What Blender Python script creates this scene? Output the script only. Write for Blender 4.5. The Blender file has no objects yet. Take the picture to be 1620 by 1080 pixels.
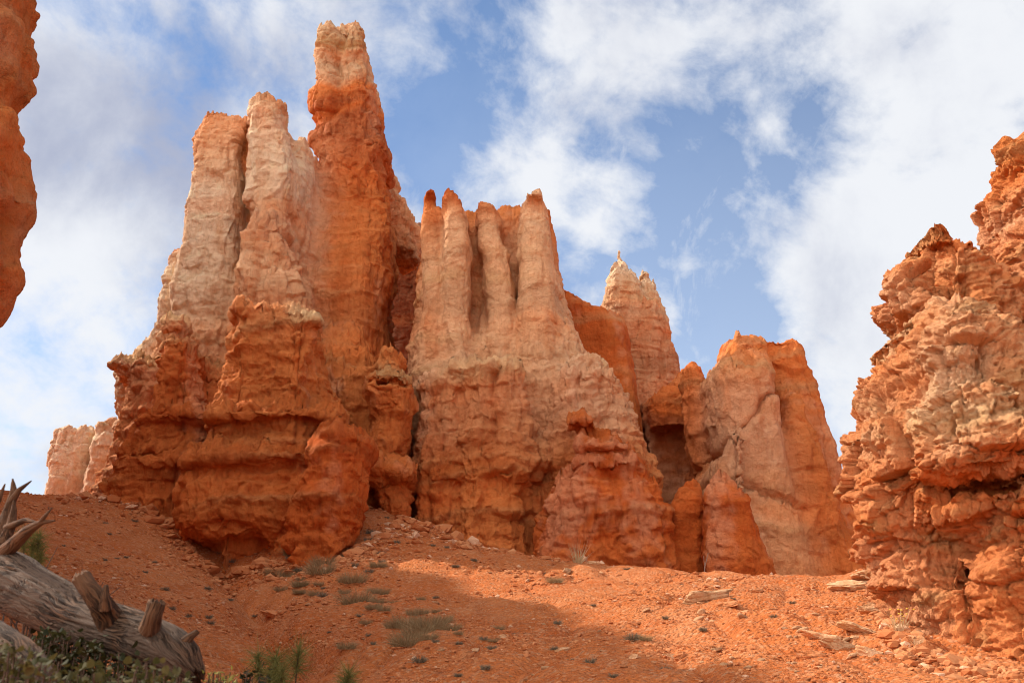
import bpy, bmesh, math, time
import numpy as np
from mathutils import Vector

T0 = time.time()
Q = 1.0                      # mesh fineness (1 = final)
rad = math.radians
scene = bpy.context.scene
C = scene.collection

# ------------------------------------------------------------------ camera
CAMZ = 1.3
PITCH = rad(18.0)
cd = bpy.data.cameras.new("camera")
cam = bpy.data.objects.new("camera", cd)
C.objects.link(cam)
cam.location = (0, 0, CAMZ)
cam.rotation_euler = (rad(90) + PITCH, 0, 0)
cd.lens = 35.0; cd.sensor_width = 36.0
cd.clip_start = 0.05; cd.clip_end = 20000
cd.dof.use_dof = True; cd.dof.focus_distance = 34.0; cd.dof.aperture_fstop = 7.1
scene.camera = cam

# ------------------------------------------------------------------ light
SUN_EL = 40.0
SUN_AZ = -62.0               # degrees clockwise from +Y (negative: to the left)
sd = Vector((math.sin(rad(SUN_AZ)) * math.cos(rad(SUN_EL)), math.cos(rad(SUN_AZ)) * math.cos(rad(SUN_EL)), math.sin(rad(SUN_EL))))
ld = bpy.data.lights.new("sun", 'SUN')
ld.energy = 3.0; ld.angle = rad(0.9); ld.color = (1.0, 0.93, 0.82)
sun = bpy.data.objects.new("sun", ld); C.objects.link(sun)
sun.rotation_euler = sd.to_track_quat('Z', 'Y').to_euler()
sun.location = (-40, 30, 60)

scene.view_settings.view_transform = 'Standard'
scene.view_settings.look = 'None'
scene.view_settings.exposure = 0.9
scene.view_settings.gamma = 1.0
scene.cycles.max_bounces = 6
scene.cycles.diffuse_bounces = 4
scene.cycles.use_denoising = True
scene.cycles.filter_width = 1.05
scene.cycles.denoising_prefilter = 'ACCURATE'


class NT:
    """small node helper"""
    def __init__(s, tree):
        s.t = tree; s.n = tree.nodes; s.l = tree.links
    def new(s, typ, **kw):
        n = s.n.new(typ)
        for k, v in kw.items():
            setattr(n, k, v)
        return n
    def put(s, sock, v):
        if hasattr(v, 'is_output') or isinstance(v, bpy.types.NodeSocket):
            s.l.new(v, sock)
        else:
            sock.default_value = v
    def math(s, op, a, b=None, c=None, clamp=False):
        n = s.new('ShaderNodeMath', operation=op, use_clamp=clamp)
        s.put(n.inputs[0], a)
        if b is not None: s.put(n.inputs[1], b)
        if c is not None: s.put(n.inputs[2], c)
        return n.outputs[0]
    def vmath(s, op, a, b=None, scale=None):
        n = s.new('ShaderNodeVectorMath', operation=op)
        s.put(n.inputs[0], a)
        if b is not None: s.put(n.inputs[1], b)
        if scale is not None: s.put(n.inputs[3], scale)
        return n.outputs['Value'] if op in ('LENGTH', 'DISTANCE', 'DOT_PRODUCT') else n.outputs[0]
    def noise(s, vec, scale, detail=4, rough=0.5, dist=0.0, lac=2.0):
        n = s.new('ShaderNodeTexNoise')
        s.put(n.inputs['Vector'], vec)
        n.inputs['Scale'].default_value = scale; n.inputs['Detail'].default_value = detail
        n.inputs['Roughness'].default_value = rough; n.inputs['Distortion'].default_value = dist
        n.inputs['Lacunarity'].default_value = lac
        return n.outputs[0]
    def rng(s, v, a, b, c=0.0, d=1.0, smooth=False):
        n = s.new('ShaderNodeMapRange', interpolation_type='SMOOTHSTEP' if smooth else 'LINEAR')
        s.put(n.inputs[0], v)
        for i, q in enumerate((a, b, c, d)): s.put(n.inputs[i + 1], q)
        return n.outputs[0]
    def mix(s, f, a, b, mode='MIX'):
        n = s.new('ShaderNodeMix', data_type='RGBA', blend_type=mode)
        s.put(n.inputs[0], f)
        for i, q in ((6, a), (7, b)):
            if isinstance(q, tuple) and len(q) == 3: q = q + (1,)
            s.put(n.inputs[i], q)
        return n.outputs[2]


def build_world():
    w = bpy.data.worlds.new("World"); scene.world = w
    w.use_nodes = True
    t = NT(w.node_tree)
    for n in list(t.n): t.n.remove(n)
    out = t.new('ShaderNodeOutputWorld')
    sky = t.new('ShaderNodeTexSky', sky_type='NISHITA')
    sky.sun_disc = False; sky.sun_elevation = rad(SUN_EL); sky.sun_rotation = rad(SUN_AZ)
    sky.altitude = 2400; sky.air_density = 1.0; sky.dust_density = 0.6; sky.ozone_density = 1.0
    bs = t.new('ShaderNodeBackground'); t.l.new(t.mix(1.0, sky.outputs[0], (0.80, 1.02, 1.16), 'MULTIPLY'), bs.inputs[0]); bs.inputs[1].default_value = 0.08
    tc = t.new('ShaderNodeTexCoord'); d = tc.outputs['Generated']
    sx = t.new('ShaderNodeSeparateXYZ'); t.l.new(d, sx.inputs[0])
    # compass bearing and height angle of the sky direction, in degrees / 10
    az = t.math('MULTIPLY', t.math('ARCTAN2', sx.outputs[0], sx.outputs[1]), 5.7296)
    el = t.math('MULTIPLY', t.math('ARCSINE', sx.outputs[2]), 5.7296)
    cv = t.new('ShaderNodeCombineXYZ'); t.l.new(az, cv.inputs[0]); t.l.new(el, cv.inputs[1])
    P = cv.outputs[0]
    # cloud fields: broad cover + wisps, stretched along the wind
    big = t.noise(t.vmath('MULTIPLY', t.vmath('ADD', d, (1.7, 0.3, 4.1)), (1, 1, 1.5)), 2.4, 9, 0.56, 0.15)
    rot = t.new('ShaderNodeVectorRotate', rotation_type='AXIS_ANGLE')
    rot.inputs['Axis'].default_value = (0, 1, 0); rot.inputs['Angle'].default_value = rad(-20)
    t.l.new(d, rot.inputs[0])
    wis = t.noise(t.vmath('MULTIPLY', rot.outputs[0], (1.0, 1.0, 1.35)), 7.0, 12, 0.60, 0.25)
    fine = t.noise(d, 26, 8, 0.6, 0.3)
    dens = t.math('ADD', t.math('MULTIPLY', t.math('SUBTRACT', big, 0.5), 2.2), t.math('MULTIPLY', t.math('SUBTRACT', wis, 0.5), 5.6))
    dens = t.math('ADD', dens, t.math('MULTIPLY', t.math('SUBTRACT', fine, 0.5), 1.6))
    def blob(ca, ce, ra, re, amt, tilt=0):
        v = t.vmath('SUBTRACT', P, (ca, ce, 0))
        if tilt:
            r = t.new('ShaderNodeVectorRotate', rotation_type='Z_AXIS')
            r.inputs['Angle'].default_value = rad(-tilt); t.l.new(v, r.inputs[0]); v = r.outputs[0]
        l = t.vmath('LENGTH', t.vmath('MULTIPLY', v, (1 / ra, 1 / re, 0)))
        return t.math('MULTIPLY', t.rng(l, 0.0, 1.0, 1.0, 0.0, True), amt)
    B = CLOUD_BLOBS
    acc = 0.10
    for b in B:
        acc = t.math('ADD', acc, blob(*b))
    cover = t.math('ADD', dens, acc)
    mask = t.rng(cover, -0.95, 1.15, 0.0, 0.97, True)
    ci = t.noise(t.vmath('MULTIPLY', rot.outputs[0], (2.2, 1.0, 0.8)), 9.0, 12, 0.66, 0.6)
    mask = t.math('MAXIMUM', mask, t.math('MULTIPLY', t.rng(t.math('ADD', ci, t.math('MULTIPLY', t.math('SUBTRACT', wis, 0.5), 0.5)), 0.47, 0.80, 0.0, 1.0), 0.75))
    mask = t.math('MAXIMUM', mask, t.rng(sx.outputs[2], 0.15, 0.62, 0.45, 0.07))      # thin high haze, thicker low down
    # cloud brightness: thick parts white, shaded undersides lavender grey
    gr = 0.0
    for b in GREY_BLOBS:
        gr = t.math('ADD', gr, blob(*b))
    gr = t.math('ADD', gr, t.math('MULTIPLY', t.math('SUBTRACT', t.noise(d, 6.0, 9, 0.6, 0.2), 0.50), 3.4))
    grey = t.rng(gr, -0.5, 1.3, 0.0, 1.0, True)
    colr = t.mix(grey, (0.485, 0.495, 0.515), (0.235, 0.255, 0.33))
    colr = t.mix(t.rng(sx.outputs[1], 0.1, -0.5), colr, t.mix(1.0, colr, (1.10, 1.0, 0.84), 'MULTIPLY'))     # warm tint added to the unseen clouds behind the camera, for warmer fill
    bc = t.new('ShaderNodeBackground'); t.l.new(colr, bc.inputs[0])
    # clouds to the left behind the camera brightened as added fill light
    cloud_fill = t.rng(t.vmath('DOT_PRODUCT', d, (-0.75, -0.58, 0.32)), 0.12, 0.95, 1.0, 5.2, True)
    t.l.new(cloud_fill, bc.inputs[1])
    mx = t.new('ShaderNodeMixShader'); t.l.new(mask, mx.inputs[0])
    t.l.new(bs.outputs[0], mx.inputs[1]); t.l.new(bc.outputs[0], mx.inputs[2])
    t.l.new(mx.outputs[0], out.inputs[0])


def azel(px, py):
    a = (px - 810) / 1575.0; b = (540 - py) / 1575.0
    x = a; y = math.cos(PITCH) - b * math.sin(PITCH); z = math.sin(PITCH) + b * math.cos(PITCH)
    return math.degrees(math.atan2(x, y)) / 10, math.degrees(math.asin(z / math.sqrt(x * x + y * y + z * z))) / 10

def bl(px, py, rx, ry, amt, tilt=0):      # bearings measured off the photograph
    a, e = azel(px, py)
    k = 5.7296 / 1575
    return (a, e, rx * k * 1.7, ry * k * 1.7, amt, tilt)

CLOUD_BLOBS = [
    bl(1110, 250, 220, 130, -0.7, 20), bl(1110, 460, 130, 150, -0.6), bl(1210, 230, 40, 110, 0.5, -30), bl(1310, 150, 60, 60, -0.5), bl(960, 200, 110, 100, -0.3),
    bl(700, 200, 90, 150, -0.75), bl(640, 40, 120, 70, -0.25), bl(330, 50, 150, 90, -0.75, -15),
    bl(790, 40, 90, 70, -0.6), bl(930, 420, 90, 60, -0.5), bl(80, 590, 60, 60, -0.5), bl(1270, 160, 80, 80, -0.3),
    bl(110, 330, 300, 420, 0.75), bl(210, 190, 200, 160, 0.7), bl(60, 560, 120, 120, 0.2), bl(1480, 330, 230, 420, 1.35), bl(1400, 60, 300, 110, 0.7),
    bl(970, 330, 120, 60, 0.75, 25), bl(860, 220, 70, 170, 0.6), bl(1090, 60, 140, 60, 0.5, 25), bl(640, 180, 70, 60, 0.35),
    bl(1190, 530, 60, 60, -0.3), bl(1340, 500, 90, 140, 0.7),
]
GREY_BLOBS = [
    bl(170, 240, 240, 190, 1.2, 10), bl(330, 130, 160, 80, 0.5), bl(60, 500, 130, 140, -1.2), bl(1430, 320, 300, 420, -0.45),
    bl(980, 340, 160, 100, -0.8), bl(200, 380, 120, 60, -0.3), bl(900, 80, 300, 80, -0.5), bl(380, 170, 60, 40, -0.8),
]
build_world()


# ------------------------------------------------------------------ numpy tools
def PW(px, py, Y):
    """point at forward distance Y seen at photo pixel (px,py) -> world"""
    px = np.asarray(px, float); py = np.asarray(py, float); Y = np.asarray(Y, float)
    a = (px - 810) / 1575.0; b = (540 - py) / 1575.0
    dy = math.cos(PITCH) - b * math.sin(PITCH)
    return Y * a / dy, Y, Y * (math.sin(PITCH) + b * math.cos(PITCH)) / dy + CAMZ

_r = np.random.RandomState(7)
_perm = np.concatenate([_r.permutation(256)] * 3).astype(np.int32)
_g = _r.normal(size=(256, 3)); _g = (_g / np.linalg.norm(_g, axis=1)[:, None]).astype(np.float32)
_t1 = _r.uniform(-1, 1, 4096).astype(np.float32)

def _perlin(x, y, z):
    xi = np.floor(x).astype(np.int32); yi = np.floor(y).astype(np.int32); zi = np.floor(z).astype(np.int32)
    fx = (x - xi).astype(np.float32); fy = (y - yi).astype(np.float32); fz = (z - zi).astype(np.float32)
    xi &= 255; yi &= 255; zi &= 255
    u = fx * fx * fx * (fx * (fx * 6 - 15) + 10); v = fy * fy * fy * (fy * (fy * 6 - 15) + 10); w = fz * fz * fz * (fz * (fz * 6 - 15) + 10)
    def c(i, j, k):
        h = _perm[_perm[_perm[xi + i] + yi + j] + zi + k]
        g = _g[h]
        return g[:, 0] * (fx - i) + g[:, 1] * (fy - j) + g[:, 2] * (fz - k)
    x00 = c(0, 0, 0); x00 += u * (c(1, 0, 0) - x00)
    x10 = c(0, 1, 0); x10 += u * (c(1, 1, 0) - x10)
    x01 = c(0, 0, 1); x01 += u * (c(1, 0, 1) - x01)
    x11 = c(0, 1, 1); x11 += u * (c(1, 1, 1) - x11)
    x00 += v * (x10 - x00); x01 += v * (x11 - x01)
    return (x00 + w * (x01 - x00)) * 1.6

def pn(p, s, o=0.0):
    """perlin noise about -1..1; s = frequency (scalar or xyz)"""
    s = np.broadcast_to(np.asarray(s, np.float32), (3,))
    out = np.empty(len(p), np.float32)
    for a in range(0, len(p), 200000):
        q = p[a:a + 200000]
        out[a:a + 200000] = _perlin(q[:, 0] * s[0] + 13.7 + o * 7.13, q[:, 1] * s[1] + 5.3 + o * 3.77, q[:, 2] * s[2] + 9.1 + o * 5.91)
    return out

def fbm(p, s, o, n, gain=0.5, lac=2.03, billow=False):
    s = np.asarray(s, np.float32); r = 0; a = 1.0; t = 0
    for i in range(n):
        v = pn(p, s * lac ** i, o + i * 1.3)
        if billow: v = np.abs(v) * 2 - 0.6
        r = r + v * a; t += a; a *= gain
    return r / t

_wj = _r.uniform(0.05, 0.95, (256, 3)).astype(np.float32)
def worley(p, s, o=0):
    """cell noise: distance to nearest and second nearest feature point"""
    s = np.broadcast_to(np.asarray(s, np.float32), (3,))
    o1 = np.empty(len(p), np.float32); o2 = np.empty(len(p), np.float32); o3 = np.empty(len(p), np.float32)
    for a in range(0, len(p), 200000):
        q = (p[a:a + 200000] * s + o * 3.17).astype(np.float32); qi = np.floor(q).astype(np.int32); fr = q - qi
        # search the 2x2x2 cells round the nearest corner plus neighbours (8 of 27 suffice with jitter clipped)
        b0 = np.where(fr > 0.5, 0, -1)
        f1 = np.full(len(q), 9.0, np.float32); f2 = f1.copy(); fc = f1 * 0
        for i in (0, 1):
            for j in (0, 1):
                for k in (0, 1):
                    c = b0 + np.array([i, j, k]); ci = (qi + c) & 255
                    h = _perm[_perm[_perm[ci[:, 0]] + ci[:, 1]] + ci[:, 2]]
                    off = fr - (c + 0.25 + 0.5 * _wj[h]); d = np.sqrt((off ** 2).sum(1))
                    m = d < f1; fc = np.where(m, (off * _g[h]).sum(1) + 0.35 * _g[h, 0], fc); f2 = np.where(m, f1, np.minimum(f2, d)); f1 = np.where(m, d, f1)
        o1[a:a + 200000] = f1; o2[a:a + 200000] = f2; o3[a:a + 200000] = fc
    return o2 - o1, o3

def ridged(p, s, o, n, gain=0.55, lac=2.07):
    s = np.asarray(s, np.float32); r = 0; a = 1.0; t = 0; w = 1.0
    for i in range(n):
        v = 1 - np.abs(pn(p, s * lac ** i, o + i * 1.7)) * 1.7; v = np.clip(v, 0, 1) ** 2 * w
        w = np.clip(v * 1.6, 0.25, 1); r = r + v * a; t += a; a *= gain
    return r / t

def n1(z, o=0):
    """1-D value noise"""
    z = z + 100.0 + o * 17.3
    i = np.floor(z).astype(int); f = z - i; f = f * f * (3 - 2 * f)
    return _t1[i & 4095] * (1 - f) + _t1[(i + 1) & 4095] * f

def ss(a, b, x):
    t = np.clip((x - a) / (b - a), 0, 1); return t * t * (3 - 2 * t)

def surface_nets(S, org, h):
    nx, ny, nz = S.shape
    ins = S < 0
    cnt = np.zeros((nx - 1, ny - 1, nz - 1), np.int8)
    for i in (0, 1):
        for j in (0, 1):
            for k in (0, 1):
                cnt += ins[i:nx - 1 + i, j:ny - 1 + j, k:nz - 1 + k]
    act = (cnt > 0) & (cnt < 8)
    I, J, K = np.nonzero(act)
    vals = {}
    for i in (0, 1):
        for j in (0, 1):
            for k in (0, 1):
                vals[i, j, k] = S[I + i, J + j, K + k]
    acc = np.zeros((len(I), 3), np.float32); n = np.zeros(len(I), np.float32)
    for ax in range(3):
        for b in (0, 1):
            for c in (0, 1):
                lo = [0, 0, 0]; o = [q for q in range(3) if q != ax]
                lo[o[0]] = b; lo[o[1]] = c; hi = list(lo); hi[ax] = 1
                a0 = vals[tuple(lo)]; a1 = vals[tuple(hi)]
                m = (a0 < 0) != (a1 < 0)
                tt = np.where(m, a0 / np.where(m, a0 - a1, 1), 0)
                for q in range(3):
                    acc[:, q] += np.where(m, tt if q == ax else lo[q], 0)
                n += m
    v = acc / n[:, None] + np.stack([I, J, K], 1)
    v = v * h + np.asarray(org)
    idx = np.full((nx - 1, ny - 1, nz - 1), -1, np.int32); idx[I, J, K] = np.arange(len(I))
    F = []
    for ax in range(3):
        a = [slice(1, -1)] * 3; a[ax] = slice(0, -1)
        b = list(a); b[ax] = slice(1, None)
        s0 = ins[tuple(a)]; s1 = ins[tuple(b)]
        ch = np.nonzero(s0 != s1)
        fl = s0[ch]
        e = [ch[0] + 1, ch[1] + 1, ch[2] + 1]; e[ax] = e[ax] - 1
        o1 = (ax + 1) % 3; o2 = (ax + 2) % 3
        def g(d1, d2):
            q = [e[0].copy(), e[1].copy(), e[2].copy()]; q[o1] += d1; q[o2] += d2
            return idx[q[0], q[1], q[2]]
        quad = np.stack([g(-1, -1), g(0, -1), g(0, 0), g(-1, 0)], 1)
        quad[~fl] = quad[~fl][:, ::-1]
        F.append(quad)
    return v, np.concatenate(F)

def subdivide(v, f):
    n = len(v)
    e = np.sort(np.concatenate([f[:, [0, 1]], f[:, [1, 2]], f[:, [2, 3]], f[:, [3, 0]]]), 1).astype(np.int64)
    key = e[:, 0] * n + e[:, 1]
    u, inv = np.unique(key, return_inverse=True)
    em = (v[u // n] + v[u % n]) / 2
    fc = v[f].mean(1)
    m = len(f); ei = (inv + n).reshape(4, m); ci = n + len(u) + np.arange(m)
    q = [np.stack([f[:, k], ei[k], ci, ei[k - 1]], 1) for k in range(4)]
    return np.concatenate([v, em, fc]), np.concatenate(q)

def smooth(v, f, it):
    a = np.concatenate([f[:, 0], f[:, 1], f[:, 2], f[:, 3]]); b = np.concatenate([f[:, 1], f[:, 2], f[:, 3], f[:, 0]])
    n = len(v); cn = np.maximum(np.bincount(a, minlength=n), 1)
    for _ in range(it):
        v = v * 0.35 + 0.65 * np.stack([np.bincount(a, weights=v[b, k], minlength=n) / cn for k in range(3)], 1)
    return v

def normals(v, f):
    d = np.cross(v[f[:, 2]] - v[f[:, 0]], v[f[:, 3]] - v[f[:, 1]])
    n = np.zeros_like(v)
    for k in range(4):
        for c in range(3):
            n[:, c] += np.bincount(f[:, k], weights=d[:, c], minlength=len(v))
    return n / np.maximum(np.linalg.norm(n, axis=1), 1e-9)[:, None]

def mesh_np(name, v, f, mat=None, col=None, smooth_shade=True):
    """numpy arrays -> mesh data (all faces with the same number of corners)"""
    me = bpy.data.meshes.new(name)
    k = f.shape[1]
    me.vertices.add(len(v)); me.vertices.foreach_set('co', np.ascontiguousarray(v, np.float32).ravel())
    me.loops.add(f.size); me.loops.foreach_set('vertex_index', np.ascontiguousarray(f, np.int32).ravel())
    me.polygons.add(len(f))
    me.polygons.foreach_set('loop_start', np.arange(0, f.size, k, dtype=np.int32))
    me.polygons.foreach_set('use_smooth', np.full(len(f), smooth_shade, bool))
    me.update(calc_edges=True)
    if col is not None:
        at = me.color_attributes.new('Col', 'FLOAT_COLOR', 'POINT')
        c4 = np.ones((len(v), 4), np.float32); c4[:, :3] = col
        at.data.foreach_set('color', c4.ravel())
    if mat: me.materials.append(mat)
    return me

def link(name, me, parent=None, loc=None):
    o = bpy.data.objects.new(name, me); C.objects.link(o)
    if parent: o.parent = parent
    if loc is not None: o.location = loc
    return o

def tag(o, label, cat, group=None, kind=None):
    if label: o['label'] = label
    if cat: o['category'] = cat
    if group: o['group'] = group
    if kind: o['kind'] = kind
    return o


# ------------------------------------------------------------------ materials
def rock_material(name, bump=1.0, s=1.0):
    m = bpy.data.materials.new(name); m.use_nodes = True
    t = NT(m.node_tree); b = t.n['Principled BSDF']
    tc = t.new('ShaderNodeTexCoord').outputs['Object']
    ca = t.new('ShaderNodeVertexColor', layer_name='Col').outputs[0]
    n1_ = t.noise(tc, 3.1 * s, 8, 0.62, 0.2)
    n2_ = t.noise(t.vmath('MULTIPLY', tc, (1, 1, 0.22)), 5.0 * s, 6, 0.6, 0.3)
    n3_ = t.noise(tc, 17 * s, 5, 0.65)
    c = t.mix(t.rng(n1_, 0.35, 0.7, 0, 0.55), ca, t.mix(1.0, ca, (1.16, 1.22, 1.30), 'MULTIPLY'))
    c = t.mix(t.rng(n2_, 0.5, 0.72, 0, 0.7), c, t.mix(1.0, c, (0.80, 0.66, 0.58), 'MULTIPLY'))
    c = t.mix(t.rng(n3_, 0.56, 0.75, 0, 0.6), c, t.mix(1.0, c, (0.70, 0.60, 0.55), 'MULTIPLY'))
    t.l.new(c, b.inputs['Base Color'])
    b.inputs['Roughness'].default_value = 0.95
    b.inputs['Specular IOR Level'].default_value = 0.12
    # crumbly mud-stone bump: gritty grain + small knobs + short vertical cracks
    hgt = t.math('ADD', t.math('MULTIPLY', t.noise(tc, 5 * s, 9, 0.68), 1.0), t.math('MULTIPLY', n2_, 0.6))
    hgt = t.math('SUBTRACT', hgt, t.math('MULTIPLY', t.rng(n3_, 0.56, 0.7), 0.12))
    bu = t.new('ShaderNodeBump'); bu.inputs['Strength'].default_value = 0.9; bu.inputs['Distance'].default_value = 0.30 * bump / s
    t.l.new(hgt, bu.inputs['Height']); t.l.new(bu.outputs[0], b.inputs['Normal'])
    return m

M_ROCK = rock_material('eroded_limestone', 0.8, 1.0)
M_NEAR = rock_material('crumbly_near_limestone', 1.1, 2.6)

PALE = np.array([0.84, 0.46, 0.235]); CREAM = np.array([0.92, 0.63, 0.39]); ORNG = np.array([0.74, 0.225, 0.058])
RED = np.array([0.62, 0.128, 0.024]); DEEP = np.array([0.50, 0.14, 0.045]); TANB = np.array([0.60, 0.32, 0.13]); PINK = np.array([0.76, 0.36, 0.18])
YEL = np.array([0.80, 0.50, 0.24])
COL = dict(p=PALE, c=CREAM, o=ORNG, r=RED, d=DEEP, t=TANB, k=PINK, y=YEL, x=np.array([0.28, 0.085, 0.034]),  # x is rock tone darkened to paint the cleft's shade
           m=(PALE + ORNG) / 2, n=(ORNG + RED) / 2, u=(CREAM + TANB) / 2)


# ------------------------------------------------------------------ rock columns
class Col:
    def __init__(s, part, Y, ry, rows, cols, p=3, flute=1.0, rough=1.0):
        """rows: (py, xl, xr[, Y, ry]) photo heights/edges of the column at distance Y; cols: [(py, colour letter)]"""
        s.part = part; s.p = p; s.flute = flute; s.rough = rough
        z = []; cx = []; rx = []; cy = []; rr = []
        for r in rows:
            y = r[3] if len(r) > 3 else Y; q = r[4] if len(r) > 4 else ry
            ml, mr = (float(PW(e, r[0], 1.0)[0]) for e in (r[1], r[2]))      # view slopes of the two edges
            w = (mr - ml) * y
            q = min(q, max(0.35 * q, 0.9 * w, 0.4))
            k = 0.5 if p > 3 else 0.2
            q = min(q, 0.35 * w / (k * (abs(ml) + abs(mr)) + 1e-3))
            a_ = k * abs(ml) * q; b_ = k * abs(mr) * q
            R_ = max((w - a_ - b_) / 2, 0.05)
            z.append(float(PW(0, r[0], y - 0.8 * q)[2])); cx.append(ml * y + a_ + R_); rx.append(R_); cy.append(y); rr.append(q)
        z.append(min(z) - 30); cx.append(cx[-1]); rx.append(rx[-1]); cy.append(cy[-1]); rr.append(rr[-1])
        o = np.argsort(z)
        s.z = np.array(z)[o]; s.cx = np.array(cx)[o]; s.rx = np.array(rx)[o]; s.cy = np.array(cy)[o]; s.ry = np.array(rr)[o]
        s.top = s.z[-1]
        cz = np.array([float(PW(810, c[0], Y)[2]) for c in cols]); o = np.argsort(cz)
        s.cz = cz[o]; s.cc = np.array([COL[c[1]] for c in cols])[o]
    def place(s, rows, y, ry):
        """direct metres: rows (z, x left, x right)"""
        r = sorted(rows); s.z = np.array([q[0] for q in r], float); s.cx = np.array([(q[1] + q[2]) / 2 for q in r]); s.rx = np.array([(q[2] - q[1]) / 2 for q in r])
        s.cy = np.full(len(r), float(y)); s.ry = np.full(len(r), float(ry)); s.top = s.z[-1]
    def sdf(s, x, y, z):
        cx = np.interp(z, s.z, s.cx); cy = np.interp(z, s.z, s.cy); rx = np.interp(z, s.z, s.rx); ry = np.interp(z, s.z, s.ry)
        u = (x - cx) / rx; v = (y - cy) / ry
        if s.p == 3:
            u2 = u * np.abs(u); v2 = v * np.abs(v)
            q = np.cbrt(u2 * u + v2 * v) + 1e-6
            g = np.sqrt((u2 / rx) ** 2 + (v2 / ry) ** 2) / q ** 2
        else:
            u2 = u * u; v2 = v * v
            q = (u2 * u2 + v2 * v2) ** 0.25 + 1e-6
            g = np.sqrt((u2 * u / rx) ** 2 + (v2 * v / ry) ** 2) / q ** 3
        d = (q - 1) / np.maximum(g, 1e-3)
        d = np.maximum(d, -0.5 * np.minimum(rx, ry) * 2)
        t = z - s.top
        k = 0.15
        hh = np.clip(0.5 + 0.5 * (d - t) / k, 0, 1)
        return (d * hh + t * (1 - hh) + k * hh * (1 - hh)).astype(np.float32)
    def colour(s, z):
        return np.stack([np.interp(z, s.cz, s.cc[:, k]) for k in range(3)], 1)
    def bbox(s, zmin):
        m = s.z > zmin - 6
        return (min((s.cx - s.rx)[m]), min((s.cy - s.ry)[m]), zmin, max((s.cx + s.rx)[m]), max((s.cy + s.ry)[m]), s.top)

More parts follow.
